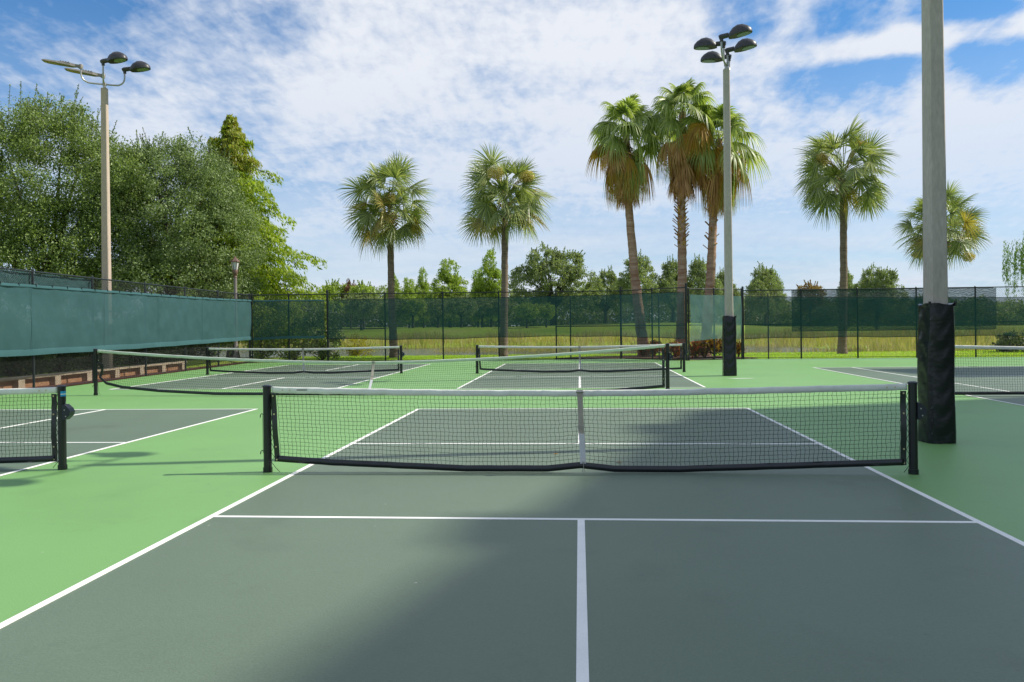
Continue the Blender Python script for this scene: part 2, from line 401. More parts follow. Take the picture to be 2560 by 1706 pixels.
# tennis court on the right
tx0, tw, tny = 7.95, 10.97, 9.0
playing.box(tx0 + .02, tx0 + tw, tny - 11.87, tny + 11.53, .001, .004)
z0, z1 = .0045, .008
for x in (tx0, tx0 + 1.28, tx0 + tw - 1.37, tx0 + tw - .05): lines.box(x, x + .05, tny - 11.89, tny + 11.55, z0, z1)
lines.box(tx0 + .05, tx0 + 1.28, tny + 11.5, tny + 11.55, z0, z1); lines.box(tx0 + 1.33, tx0 + tw - 1.37, tny + 11.5, tny + 11.55, z0, z1)
for s in (-1, 1): lines.box(tx0 + 1.33, tx0 + tw - 1.37, tny + s * 6.4 - .025, tny + s * 6.4 + .025, z0, z1)
lines.box(tx0 + tw / 2 - .025, tx0 + tw / 2 + .025, tny - 6.37, tny + 6.37, z0, z1)
tag(playing.build('playing_areas', M['grey']), 'grey acrylic playing areas of the courts', None, None, 'structure')
tag(lines.build('court_lines', M['white']), 'white painted court lines', None, None, 'structure')

flat('pond_water', [(-75, 40), (45, 40), (45, 69), (-75, 69)], -.36, M['water'], 'pond beyond the courts')
def blob(cx, cy, rx, ry, z, mat, name, label, n=40, seed=0, follow=True):
    rg = np.random.RandomState(seed); ph = rg.rand(4) * 6
    mb = MB(); rings = []
    for f in (1, .66, .33):
        ring = []
        for k in range(n):
            a = 2 * PI * k / n; r = 1 + .16 * math.sin(2 * a + ph[0]) + .1 * math.sin(3 * a + ph[1]) + .05 * math.sin(7 * a + ph[2])
            x, y = cx + rx * r * f * math.cos(a), cy + ry * r * f * math.sin(a)
            ring.append((x, y, (float(tz(x, y)) if follow else 0) + z + (.05 if f < 1 else -.02)))
        rings.append(ring)
    mb.loft(rings, caps=True)
    return tag(mb.build(name, mat, smooth=180), label, None, None, 'structure')
blob(3.6, 30.9, 4.6, 1.9, .05, M['mulch'], 'mulch_bed', 'brown mulch bed under the fan palms', seed=3)
MBd = MB()
MBd.add([(-15.2, 5, .01), (-13.85, 5, .01), (-14.4, 16.5, .01), (-15.05, 28.2, .01), (-12.4, 28.5, .012), (-12.4, 29.6, .012), (-15.9, 29.6, .01)], [(0, 1, 2, 3, 4, 5, 6)])
tag(MBd.build('mulch_strip', M['redmulch']), 'reddish mulch strip along the left fence', None, None, 'structure')
blob(17.5, 78, 7.5, 4.4, .06, M['sand'], 'sand_bunker', 'pale sand bunker on the golf course', seed=5)
blob(-34, 101, 2.6, 2.2, .06, M['sand'], 'sand_bunker', 'small far sand bunker', seed=6)
flat('stain', [(4.05, 15.15), (4.35, 14.95), (4.75, 15.0), (4.95, 15.12), (4.6, 15.2)], .0035, M['tapegreen'], 'small pale worn patch on the court by the padded pole')

# ------------------------------------------------------------------ nets
def make_net(name, label, W, zend, zmid, bot, billow=0., tape='tape', seed=1, group='nets across the courts', strap=True, pitch=.045, loose=False, side=True):
    rg = np.random.RandomState(seed)
    root = thing(name, label, 'net', group=group)
    hw = W / 2
    xl = hw - .055                       # tape ends at the posts
    def ztop(x): return zmid + (zend - zmid) * (np.abs(x) / hw) ** 1.7
    def yb(x): return -billow * (1 - (np.abs(x) / hw) ** 3)
    # posts
    for s in (-1, 1):
        mb = MB()
        mb.tube([(s * hw, 0, .0), (s * hw, 0, .05)], .05, 16)
        mb.tube([(s * hw, 0, .05), (s * hw, 0, zend + .0)], .043, 16)
        post = mb.build('post', M['black'], root, smooth=40)
        cp = MB(); cp.tube([(s * hw, 0, zend), (s * hw, 0, zend + .012), (s * hw, 0, zend + .022)], [.049, .049, .03], 16)
        cp.build('post_cap', M['blackblue'], post, smooth=40)
        if s == 1:                       # winch: rounded side plates with a housing between
            pr = [(.03, -.14), (.06, -.14), (.115, -.09), (.125, -.05), (.105, -.012), (.055, .03), (.03, .03)]
            w = MB(); zc = zend - .22
            w.loft([[(s * hw + px, yy, zc + pz) for px, pz in pr] for yy in (-.045, .045)])
            wo = w.build('winch', M['blackblue'], post)
            for px, pz in ((.075, -.1), (.06, -.03)):
                bl = MB(); bl.tube([(hw + px, -.046, zc + pz), (hw + px, -.053, zc + pz)], .007, 8); bl.build('bolt', M['steel'], post)
            bl = MB(); bl.tube([(hw + .045, .0, zc + .03), (hw + .02, 0, zend - .02)], .003, 6); bl.build('cable', M['steel'], post)
        else:                            # two cord hooks on the far side of the post
            hk = MB()
            for z in (zend - .3, .22):
                hk.tube([(-hw - .035, 0, z), (-hw - .06, 0, z + .012), (-hw - .075, 0, z), (-hw - .078, 0, z - .03)], .005, 6)
            hk.tube([(-hw - .052, 0, zend - .3), (-hw - .05, 0, .2)], .002, 5)
            hk.build('cord_hook', M['black'], post, smooth=60)
    # head band: a folded strip, slightly crumpled
    n = int(W / .03); xsn = np.linspace(-xl, xl, n)
    wob = np.interp(xsn, np.linspace(-xl, xl, n // 4), rg.randn(n // 4)) * .003
    mb = MB(); rings = []
    prof = [(-.008, -.064), (-.011, -.035), (-.013, -.012), (-.008, -.001), (0, .003), (.008, -.001), (.013, -.012), (.011, -.035), (.008, -.064)]
    for i, x in enumerate(xsn):
        zt = float(ztop(x)) + wob[i] * .5
        a = rg.randn() * .0022
        rings.append([(x, py + wob[i] * (.6 if j < 5 else .3) + (a if j in (1, 2) else 0), zt + pz + (wob[(i * 7) % n] * .5 if j in (0, 8) else 0)) for j, (py, pz) in enumerate(prof)])
    mb.loft(rings)
    head = mb.build('headband', M[tape], root, smooth=180)
    for s in (-1, 1):
        for dx in (.12, .2):
            g = MB(); x = s * (xl - dx)
            g.tube([(x, -.013, float(ztop(x)) - .03), (x, -.018, float(ztop(x)) - .03)], .008, 10)
            g.build('grommet', M['brass'], head)
    # bottom band
    xb0, xb1 = -hw + .105, hw - .095
    xsb = np.linspace(xb0, xb1, n)
    mb = MB(); rings = []
    for i, x in enumerate(xsb):
        zb = float(bot(x)); y = float(yb(x)) + wob[i] * 1.5
        rings.append([(x, y - .008, zb), (x, y - .013, zb + .03), (x, y - .006, zb + .066), (x, y + .006, zb + .066), (x, y + .013, zb + .03), (x, y + .008, zb)])
    mb.loft(rings); mb.build('bottom_band', M['vinyl'], root, smooth=180)
    # netting
    nv = int((xb1 - xb0) / pitch); nh = int((zmid - .1) / pitch) + 1
    sv = np.linspace(0, 1, nv + 1); th = np.linspace(0, 1, nh + 1)
    S, T = np.meshgrid(sv, th, indexing='ij')
    xt = -xl + .06 + S * (2 * xl - .12); xbm = xb0 + .04 + S * (xb1 - xb0 - .08)
    Xn = xt * (1 - T) + xbm * T
    Zt = ztop(xt) - .058; Zb = bot(xbm) + .06
    Zn = Zt * (1 - T) + Zb * T
    Yn = yb(xbm) * T ** 1.6
    j = .0018
    Xn = Xn + rg.randn(*Xn.shape) * j + .004 * np.sin(T * 30 + S * 60)
    Zn = Zn + rg.randn(*Xn.shape) * j * .8 * (T > 0) * (T < 1)
    G = np.stack([Xn, Yn, Zn], 2)
    def fine(P):                          # a mid point between knots, pushed sideways, so the cords are not ruled lines
        mid = (P[:, :-1] + P[:, 1:]) / 2 + rg.randn(P.shape[0], P.shape[1] - 1, 3) * .0013
        o = np.empty((P.shape[0], P.shape[1] * 2 - 1, 3)); o[:, ::2] = P; o[:, 1::2] = mid
        return o
    V, F = cat_vf([lines_mesh(fine(G), .0021), lines_mesh(fine(G.transpose(1, 0, 2)), .0021)])
    link('netting', np_mesh('netting', V, F, M['string']), root)
    # side bands with eyelets and lacing
    for s in (-1, 1):
        xtop = s * (hw - (.066 if s < 0 else .092)); xbot = (xb0 if s < 0 else xb1)
        zt = zend - .075; zb = float(bot(xbot)) + .0
        mb = MB(); rings = []
        for q in np.linspace(0, 1, 14):
            x = xtop * (1 - q) + xbot * q; z = zt * (1 - q) + zb * q
            if loose and s < 0: x += .09 * math.sin(q * PI) * (1 if q > .4 else -.3); 
            y = .008 * math.sin(q * 9)
            rings.append([(x - .028, y - .006, z), (x + .028, y - .006, z), (x + .028, y + .006, z), (x - .028, y + .006, z)])
        mb.loft(rings); sb = mb.build('side_band', M['vinyl'], root, smooth=60)
        for q in (.03, .3, .55, .78, .97):
            x = xtop * (1 - q) + xbot * q; z = zt * (1 - q) + zb * q
            g = MB(); g.tube([(x, -.005, z), (x, -.012, z)], .009, 10); g.build('grommet', M['brass'], sb)
        pts = []
        for i in range(15):
            q = i / 14; x = (xtop * (1 - q) + xbot * q) - s * -.026 if i % 2 else s * (hw - .043)
            pts.append((x, -.01, zt * (1 - q) + max(.05, zb) * q))
        pts += [(s * (hw - .1), -.03, .05), (s * (hw - .15), -.05, .01)] if s < 0 else [(s * (hw - .1), -.02, .02)]
        lc = MB(); lc.tube(pts, .003, 5); lc.build('lacing_cord', M['string'], root)
    if strap:
        mb = MB(); zt = zmid + .008; zb = float(bot(0)) + .03; zs = zb + (zt - zb) * .42
        yo = float(yb(0))
        rings = []
        for q in np.linspace(0, 1, 10):
            z = zt * (1 - q) + zs * q; w = .031 - .003 * math.sin(q * 3); y0 = -.02 + yo * (q * .58) ** 1.6
            rings.append([(-w + .012 * q, y0 - .003, z), (w + .012 * q, y0 - .003, z), (w + .012 * q, y0 + .002, z), (-w + .012 * q, y0 + .002, z)])
        mb.loft(rings)
        st = mb.build('center_strap', M['strap'], root)
        y1 = -.02 + yo * .42; y2 = -.02 + yo
        w2 = MB(); w2.loft([[(x, y, z) for x, y in ((-.027 + .012 * k, yy - .004), (.032 + .012 * k, yy - .004), (.032 + .012 * k, yy + .001), (-.027 + .012 * k, yy + .001))] for z, k, yy in ((zs - .001, 1, y1), (zb + .02, 2, y2))])
        w2.build('strap_end', M['strapwhite'], st)
        bk = MB(); bk.tube([(-.038, -.026, zt - .02), (.036, -.026, zt - .02)], .013, 10)
        bk.build('strap_roller', M['steel'], st, smooth=50)
        bu = MB(); zz = zs + .075; yy = -.03 + yo * .3
        bu.tube([(-.03, yy, zz - .01), (.045, yy, zz - .01), (.045, yy, zz + .01), (-.03, yy, zz + .01), (-.03, yy, zz - .01)], .003, 6)
        bu.build('buckle', M['steel'], st)
        hkm = MB()
        ring = [(.03 + .011 * math.cos(a), y2 - .012, zb + .035 + .011 * math.sin(a)) for a in np.linspace(0, 2 * PI, 13)]
        hkm.tube(ring, .003, 6); hkm.tube([(.03, y2 - .012, zb + .024), (.032, y2 - .012, max(.05, zb - .03))], .003, 6)
        ring = [(.032 + .014 * math.cos(a), y2 - .012, .03 + .014 * math.sin(a)) for a in np.linspace(0, 2 * PI, 13)]
        hkm.tube(ring, .003, 6); hkm.build('anchor_hook', M['steel'], st, smooth=60)
    return root

def bot1(x):
    x = np.asarray(x, float); a = np.abs(x)
    return np.interp(x, [-3.3, -2.6, -1.2, -.35, 0, .35, 1., 2.2, 3.3], [.115, .07, .012, .012, .05, .012, .01, .05, .09])
net = make_net('pickleball_net', 'nearest pickleball net, seen whole, with a white top band and beige centre strap', 6.706, .915, .862, bot1)
# dark printed maker's mark on the front of the head band (unreadable in the photo: a row of tiny dark letters' blocks)
hb = [c for c in net.children if c.name.startswith('headband')][0]
pm = MB(); x = -3.02
rg = np.random.RandomState(5)
for i in range(11):
    w = .006 + .004 * rg.rand(); pm.box(x, x + w, -.0165, -.0160, .873 + .002 * rg.rand(), .886 + .002 * rg.rand()); x += w + .0028
pm.build('printed_mark', M['darktext'], hb)
def net_copy(src, loc, rz, label):
    c = copy_tree(src); c.location = loc; c.rotation_euler = (0, 0, rz); c['label'] = label
    return c
n2 = net_copy(net, (C2X + .1, .12, 0), 0, 'pickleball net cut off by the photo edge, its post with a blue sticker')
n3 = net_copy(net, (0, C3Y, 0), 0, 'far pickleball net right of centre, in front of the back fence and fan palms')
n4 = net_copy(net, (C2X - .1, C4Y, 0), 0, 'far pickleball net left of centre, in front of the corner of the fences')
for c in (n2, n3, n4):                    # the printed mark is only legible as a mark on the nearest net
    for ch in c.children:
        if ch.name.startswith('headband'):
            for g in list(ch.children):
                if g.name.startswith('printed_mark'): bpy.data.objects.remove(g)
for ch in n2.children:
    if ch.name.startswith('post'):
        # the copied right-hand post is the one that carries the winch
        if any(g.name.startswith('winch') for g in ch.children):
            sk = MB()
            for z0_, z1_, mi in ((.815, .835, 0), (.835, .845, 1), (.845, .872, 0)):
                sk.cur = mi
                a0, a1 = R(-75), R(15)
                ring = lambda z, r=.0438: [(3.353 + r * math.cos(a), r * math.sin(a), z) for a in np.linspace(a0, a1, 8)]
                lo, hi = ring(z0_), ring(z1_)
                sk.add(lo + hi, [(i, i + 1, 9 + i, 8 + i) for i in range(7)])
            sk.build('sticker', [M['blue'], M['tape']], ch)

def bot2(x):
    x = np.asarray(x, float)
    return np.interp(x, [-6.75, -6.45, -6.0, -5, -3.6, 0, 4, 5.6, 6.75], [.5, .26, .17, .09, .03, .015, .02, .05, .12])
tnet = make_net('tennis_net', 'long sagging tennis net across the middle with its lower left corner hanging loose', 13.5, 1.09, .755, bot2, billow=.55, tape='tapegreen', seed=4, group='tennis nets', pitch=.05, loose=True)
tnet.location = (-4.77, 10.3, 0)
tnet2 = make_net('tennis_net', 'tennis net on the right, coming out from behind the thick padded pole', 12.8, 1.07, .93, lambda x: np.interp(np.asarray(x, float), [-6.4, 6.4], [.03, .03]), tape='tape', seed=9, group='tennis nets', pitch=.05)
tnet2.location = (13.45, 9.0, 0)

# ------------------------------------------------------------------ fences
def chain(A, B, z0, z1, pitch=.078, r=.003):
    A = np.array(A, float); B = np.array(B, float); Ln = np.linalg.norm(B - A); d = (B - A) / Ln; H = z1 - z0
    segs = []
    for s0 in np.arange(-H, Ln, pitch):
        a, b = max(0, s0), min(Ln, s0 + H)
        if b - a < .02: continue
        for flip in (0, 1):
            za, zb = (a - s0), (b - s0)
            if flip: za, zb = H - za, H - zb
            o = .0025 * (1 if flip else -1)
            nrm = np.array([-d[1], d[0]]) * o
            segs.append([[*(A + d * a + nrm), z0 + za], [*(A + d * b + nrm), z0 + zb]])
    return lines_mesh(np.array(segs), r)

def fence(name, label, posts, ztop=3.12, thick=(), mid=None, tall=(), term=()):
    """posts: list of (x, y) along one straight or bent run"""
    root = thing(name, label, 'fence', (posts[0][0], posts[0][1], 0), 0, 'chain link fences round the courts')
    off = Vector((posts[0][0], posts[0][1], 0))
    for i, (x, y) in enumerate(posts):
        mb = MB(); r = .048 if i in thick else .033; h = ztop + (.14 if i in tall else .02)
        mb.tube([(x, y, -.05), (x, y, h)], r, 10)
        mb.tube([(x, y, h), (x, y, h + .03)], [r * 1.15, r * .5], 10)
        p = mb.build('post', M['fence'], root, smooth=50); p.location = -off
    rails = MB(); bots = MB()
    for (a, b) in zip(posts[:-1], posts[1:]):
        rails.tube([(*a, ztop - .02), (*b, ztop - .02)], .022, 8); bots.tube([(*a, .04), (*b, .04)], .012, 6)
    o = rails.build('top_rail', M['fence'], root, smooth=50); o.location = -off
    o = bots.build('bottom_rail', M['fence'], root, smooth=50); o.location = -off
    if mid:
        mm = MB()
        for (a, b) in mid: mm.tube([(*posts[a], 1.5), (*posts[b], 1.5)], .022, 8)
        o = mm.build('mid_rail', M['fence'], root, smooth=50); o.location = -off
    V, F = cat_vf([chain(a, b, .05, ztop - .02) for a, b in zip(posts[:-1], posts[1:])])
    o = link('chain_link', np_mesh('chain_link', V, F, M['fence']), root); o.location = -off
    return root

LP = [(-13.85, 5.7), (-14.02, 8.9), (-14.19, 11.92), (-14.35, 14.85), (-14.53, 18.18), (-14.7, 21.36), (-14.88, 24.62), (-15.09, 28.46)]
fence('chain_link_fence', 'black chain link fence along the left side of the courts', LP, 3.12, thick=(7,))
BP = [(-15.0, 28.5), (-13.29, 28.58), (-11.51, 28.7), (-8.87, 28.88), (-6.22, 29.06), (-3.67, 29.23), (-1.05, 29.4), (1.9, 29.6), (3.2, 28.28), (4.52, 26.99)]
fence('chain_link_fence', 'black chain link fence along the back, from the left corner to the tall corner post', BP, 3.12, thick=(2, 7, 9), mid=[(2, 3), (6, 7), (7, 8), (8, 9)], tall=(2, 7, 9))
JP = [(4.62, 27.02), (5.76, 27.53), (7.03, 28.12)]
fence('chain_link_fence', 'short angled chain link fence between the tall corner post and the padded pole', JP, 3.05, mid=[(0, 1), (1, 2)])
RP = [(7.14, 28.4), (9.62, 28.4), (12.01, 28.4), (14.47, 28.4), (16.91, 28.4), (19.4, 28.4), (22, 28.4), (25, 28.4), (28, 28.4)]
fence('chain_link_fence', 'black chain link fence along the back right side', RP, 3.0, thick=(0,), mid=[(0, 1), (4, 5)], tall=(0,))
# thin dark posts standing behind the screens
def inner_post(x, y, label):
    mb = MB(); mb.tube([(x, y, -.05), (x, y, 2.85)], .03, 8); mb.tube([(x, y, 2.85), (x, y, 2.88)], [.034, .01], 8)
    tag(mb.build('thin_post', M['fence'], smooth=50), label, 'post', 'thin posts behind the back fence')
inner_post(-.4, 29.85, 'thin dark post behind the back screen, left of the three fan palms')
inner_post(3.55, 28.9, 'thin dark post behind the back screen, beside the left fan palm trunk')
inner_post(8.3, 28.75, 'thin dark post behind the back screen, right of the slim padded pole')

# windscreens
def cloth(name, label, pts, mat, hem=None, seed=0, thick=.004, sag=.03, edge=True, group='green windscreens hung on the fences', billow=.03, ties=False):
    """pts: (x, y, ztop, zbot) stations; a thin cloth with folds and a bound edge"""
    rg = np.random.RandomState(seed)
    P = np.array(pts, float); s = np.r_[0, np.cumsum(np.linalg.norm(np.diff(P[:, :2], axis=0), axis=1))]
    n = max(8, int(s[-1] / .12)); q = np.linspace(0, s[-1], n)
    x, y, zt, zb = [np.interp(q, s, P[:, k]) for k in range(4)]
    # scallops between ties
    zt = zt - sag * np.abs(np.sin(q * PI / 1.45)) * .6; zb = zb + sag * np.abs(np.sin(q * PI / 2.9))
    dx, dy = np.gradient(x), np.gradient(y); l = np.hypot(dx, dy); nxv, nyv = dy / l, -dx / l     # towards the courts
    mz = 14; root = thing(name, label, 'windscreen', (P[0, 0], P[0, 1], 0), 0, group); off = -Vector((P[0, 0], P[0, 1], 0))
    ph = rg.rand(6) * 6
    vs = []
    for k in range(mz + 1):
        f = k / mz; z = zt * (1 - f) + zb * f
        o = billow * np.sin(f * PI) * (1 + .5 * np.sin(q * 2.1 + ph[0])) + .008 * np.sin(q * 5 + f * 7 + ph[1]) + .006 * np.sin(q * 11 - f * 12 + ph[2])
        vs.append(np.stack([x + nxv * o, y + nyv * o, z], 1))
    G = np.stack(vs, 0); V = G.reshape(-1, 3); I = np.arange(V.shape[0]).reshape(mz + 1, n)
    F = np.stack([I[:-1, :-1], I[1:, :-1], I[1:, 1:], I[:-1, 1:]], 2).reshape(-1, 4)
    o = link('cloth', np_mesh('cloth', V, F, mat, True), root); o.location = off
    if hem:
        h0, h1 = hem                      # a folded flap hanging over the lower edge, and a narrow top hem
        for nm, za, zb_, oo in (('bottom_hem', zb + h0, zb - h1, .02), ('top_hem', zt + .02, zt - .05, .015)):
            a = np.stack([x + nxv * oo, y + nyv * oo, za], 1); b = np.stack([x + nxv * (oo + .02 + .008 * np.sin(q * 4)), y + nyv * (oo + .02), zb_], 1)
            c = (a + b) / 2 + np.stack([nxv, nyv, 0 * nxv], 1) * .012
            V = np.concatenate([a, c, b]); I = np.arange(3 * n).reshape(3, n)
            F = np.stack([I[:-1, :-1], I[1:, :-1], I[1:, 1:], I[:-1, 1:]], 2).reshape(-1, 4)
            hh = link(nm, np_mesh(nm, V, F, M['scr_hem'], True), root); hh.location = off
    if ties:                              # cable ties along the top edge and stitched seams between the cloth widths
        base = None
        for k in range(3, n, 6):
            if base is None:
                tb = MB(); tb.box(-.012, .012, -.012, .012, -.03, .045); base = tb.build('tie', M['scr_edge'], root); o2 = base
            else: o2 = base.copy(); COL.objects.link(o2)
            o2.location = off + Vector((x[k] + nxv[k] * .03, y[k] + nyv[k] * .03, zt[k]))
        for q0 in np.arange(2.2, s[-1], 3.66):
            k = int(np.searchsorted(q, q0)); sm = MB()
            sm.beam((x[k] + nxv[k] * .055, y[k] + nyv[k] * .055, zb[k] + .1), (x[k] + nxv[k] * .055, y[k] + nyv[k] * .055, zt[k] - .04), .010, .004)
            so_ = sm.build('seam', M['scr_left'], root); so_.location = off
    if edge:
        e = MB()
        e.tube([tuple(p) for p in G[0][::3]], .011, 5); e.tube([tuple(p) for p in G[-1][::3]], .013, 5)
        eo = e.build('edge_binding', M['scr_edge'], root); eo.location = off
    return root
d = .1
cloth('windscreen', 'long teal windscreen in full sun along the left fence', [(-13.75, 5.7, 2.7, .95), (-14.09, 11.9, 2.73, .95), (-14.43, 18.18, 2.76, .97), (-14.6, 21.36, 2.77, 1.0), (-14.78, 24.6, 2.8, 1.03), (-14.97, 28.3, 2.86, 1.07)], M['scr_left'], hem=(.13, .03), seed=1, edge=False, billow=.03, sag=.012, ties=True)
cloth('windscreen', 'second pale teal windscreen showing above the long left one, behind the chain link', [(-13.97, 5.7, 3.1, 2.5), (-14.1, 8.9, 3.1, 2.5), (-14.27, 11.92, 3.09, 2.5), (-14.44, 14.95, 3.07, 2.5)], M['scr_left'], seed=2, edge=False, billow=-.005)
cloth('windscreen', 'dark green windscreen at the left corner of the back fence with bushes showing through', [(-14.9, 28.42, 2.85, 1.04), (-13.29, 28.48, 2.85, 1.08), (-11.62, 28.6, 2.83, 1.1)], M['scr_back'], hem=(.09, .03), seed=3, edge=False, billow=.06)
cloth('windscreen', 'long dark green windscreen across the back fence behind the sabal palms', [(-11.45, 28.62, 2.84, 1.05), (-8.87, 28.8, 2.86, .98), (-6.22, 28.98, 2.87, .97), (-3.67, 29.15, 2.88, 1.02), (-1.05, 29.32, 2.89, 1.04), (1.88, 29.5, 2.93, 1.0), (3.15, 28.22, 2.93, .96), (4.45, 26.95, 2.91, .9)], M['scr_back'], seed=4)
cloth('windscreen', 'green windscreen painted sunlit pale on the angled fence beside the padded pole', [(4.66, 26.94, 2.8, .8), (5.8, 27.45, 2.78, .87), (7.0, 28.0, 2.74, .86)], M['scr_jog'], seed=5, edge=False)
cloth('windscreen', 'long green windscreen across the back right fence', [(7.2, 28.3, 2.74, .87), (9.62, 28.3, 2.68, .89), (12.01, 28.3, 2.65, .9), (14.47, 28.3, 2.6, .87), (16.91, 28.3, 2.56, .9), (19.4, 28.3, 2.53, .87), (28, 28.3, 2.5, .87)], M['scr_back'], seed=6)
cloth('windscreen', 'dark second windscreen layer on the back right fence with wavy patterns along its lower half', [(9.25, 28.5, 2.98, 1.18), (13.5, 28.5, 2.97, 1.18), (17.82, 28.5, 2.95, 1.18)], M['scr_patch'], seed=7, sag=.005, billow=0.0)

# ------------------------------------------------------------------ light poles
def head_dome(parent, loc, ang, tilt=R(7)):
    """cobra style lamp: neck box, humped housing, flat glass underneath; points along +x before rotation"""
    mb = MB()
    rings = []
    st = [(.20, .10, .05), (.26, .15, .13), (.36, .2, .22), (.50, .22, .27), (.64, .21, .25), (.76, .175, .18), (.84, .11, .1), (.865, .05, .04)]
    for (x, w, h) in st:
        ring = []
        for k in range(9):
            a = PI * k / 8
            ring.append((x, w * math.cos(a), h * math.sin(a) ** .8 if 0 < k < 8 else 0))
        ring += [(x, -w * .98, -.03), (x, w * .98, -.03)]
        rings.append(ring)
    mb.loft(rings)
    hd = mb.build('lamp_head', M['lampblack'], parent, smooth=50)
    hd.location = loc; hd.rotation_euler = (0, -tilt, ang)
    nk = MB(); nk.tube([(-.06, 0, .06), (0, 0, .065), (.22, 0, .06)], [.06, .075, .07], 12)
    nk.tube([(0, 0, -.07), (0, 0, .06)], .05, 12)
    nk.build('neck', M['lampblack'], hd, smooth=45)
    g = MB(); g.loft([[(.44 + .4 * (.5 + .5 * math.cos(a)) - .02, .15 * math.sin(a), z) for a in np.linspace(0, 2 * PI, 17)[:-1]] for z in (-.046, -.031)])
    g.build('lens', M['lens'], hd)
    return hd

def head_led(parent, loc, ang, tilt=R(8)):
    mb = MB()
    mb.loft([[(x, -w, z0), (x, w, z0), (x, w * .8, z1), (x, -w * .8, z1)] for x, w, z0, z1 in ((.16, .07, -.03, .05), (.3, .14, -.035, .055), (.62, .17, -.03, .05), (.7, .19, -.025, .035), (1.05, .19, -.02, .03), (1.17, .12, -.015, .02))])
    for x in (.34, .42, .5, .58): mb.box(x, x + .03, -.13, .13, .05, .075)
    hd = mb.build('led_head', M['led'], parent)
    hd.location = loc; hd.rotation_euler = (0, -tilt, ang)
    nk = MB(); nk.tube([(0, 0, -.06), (0, 0, .07), (0, 0, .085)], [.065, .065, .05], 14); nk.box(.03, .2, -.055, .055, -.03, .055)
    nk.build('neck', M['led'], hd, smooth=45)
    c = MB(); c.box(.7, 1.1, -.12, .12, -.026, -.0195)
    for i in range(4):
        for jj in (-.1, .03): c.box(.72 + i * .09, .78 + i * .09, jj, jj + .07, -.034, -.0195)
    c.build('led_panel', M['ledchip'], hd)
    return hd

def pole_body(root, h, w0, w1, z0=0, mat='concrete'):
    mb = MB(); rings = []
    for z, w in ((z0, w0), (z0 + (h - z0) * .3, w0 + (w1 - w0) * .3), (z0 + (h - z0) * .65, w0 + (w1 - w0) * .65), (h, w1)):
        a = w / 2; c = a * .8
        rings.append([(-a, -c, z), (-c, -a, z), (c, -a, z), (a, -c, z), (a, c, z), (c, a, z), (-c, a, z), (-a, c, z)])
    mb.loft(rings); mb.build('shaft', M[mat], root)
    t = MB(); t.tube([(0, 0, h - .02), (0, 0, h + .16)], .05, 12); t.tube([(0, 0, h + .1), (0, 0, h + .19)], .066, 12)
    t.build('tenon', M['steel'], root, smooth=45)

def arm(root, p, z, zt, mat='steel'):
    """U shaped arm from the pole top out to p and up"""
    px, py = p; mb = MB()
    pts = [(0, 0, z)]
    for q in np.linspace(.15, .7, 4): pts.append((px * q, py * q, z - .02 * math.sin(q * 3)))
    for a in np.linspace(.15, 1, 7) * PI / 2:
        pts.append((px * (.7 + .3 * math.sin(a)), py * (.7 + .3 * math.sin(a)), z + (zt - z) * .6 * (1 - math.cos(a))))
    pts.append((px, py, zt))
    mb.tube(pts, .027, 10); return mb.build('arm', M[mat], root, smooth=60)

def pad(root, w, h):
    """padded vinyl sleeve: four panels with creases, a laced seam and little flaps at the top corners"""
    rg = np.random.RandomState(3)
    mb = MB(); n = 40; rings = []
    a0 = w / 2
    for i in range(n + 1):
        z = .004 + (h - .004) * i / n
        ring = []
        for k in range(48):
            t = k / 48 * 4; s = int(t); f = t - s
            puff = 1 + .07 * math.sin(f * PI) ** .6
            u = (f * 2 - 1) * a0; o = a0 * puff
            cr = .004 * math.sin(z * 23 + 3 * math.sin(f * 4 + s) + s * 2) * math.sin(f * PI) + .0035 * math.sin(z * 61 + s * 5 + f * 8) * math.sin(f * PI) + .006 * math.sin(z * 5 + s)
            if f < .06 or f > .94: cr -= .012
            o += cr + (.02 * (1 - z / h) if s in (0, 3) else .006 * (1 - z / h))
            x, y = [(u, -o), (o, u), (-u, o), (-o, -u)][s]
            ring.append((x, y, z + (.012 * math.sin(f * PI * 2 + s) if i == n else 0)))
        rings.append(ring)
    mb.loft(rings)
    p = mb.build('padding', M['pad'], root, smooth=50)
    for sx, sy in ((-1, -1), (1, -1), (1, 1)):
        fl = MB(); fl.loft([[(sx * a0 * 1.02 + dx, sy * a0 * 1.02 + dy, z) for dx, dy in ((-.012, -.012), (.012, -.012), (.012, .012), (-.012, .012))] for z in (h - .03, h + .03)]); fl.build('corner_flap', M['vinyl'], p)
    for zz in np.arange(.12, h - .05, .16):
        fl = MB(); fl.beam((-a0 * .98, -a0 * 1.08, zz), (-a0 * .86, -a0 * 1.1, zz + .05), .01, .02); fl.build('lace', M['vinyl'], p)
    return p

H = 9.08
def court_pole(label, loc, rz=0, pw=.36, dirs=(1, -1, 1, -1), twist=0):
    root = thing('light_pole', label, 'light pole', loc, rz, 'square concrete court light poles')
    pole_body(root, H, .238, .172)
    e2 = math.atan2(-.28, .96) + twist
    for (x, y), sg in zip(((-.28, -.86), (-.12, -.3), (.1, .36), (.26, .95)), dirs):
        p = (x * math.cos(twist) - y * math.sin(twist), x * math.sin(twist) + y * math.cos(twist))
        arm(root, p, H + .14, H + .57, 'steel')
        head_dome(root, (p[0], p[1], H + .61), e2 if sg > 0 else e2 + PI, R(9 if sg > 0 else 3))
    pad(root, pw, 1.76)
    return root
big = court_pole('thick padded concrete light pole in the right foreground, its top out of the photo', (4.545, 2.33, 0), R(6), pw=.318, dirs=(1, -1, -1, 1), twist=R(3))
slim = court_pole('slim padded concrete light pole with four black lamps in front of the fan palms', (4.43, 16.4, 0), pw=.34)
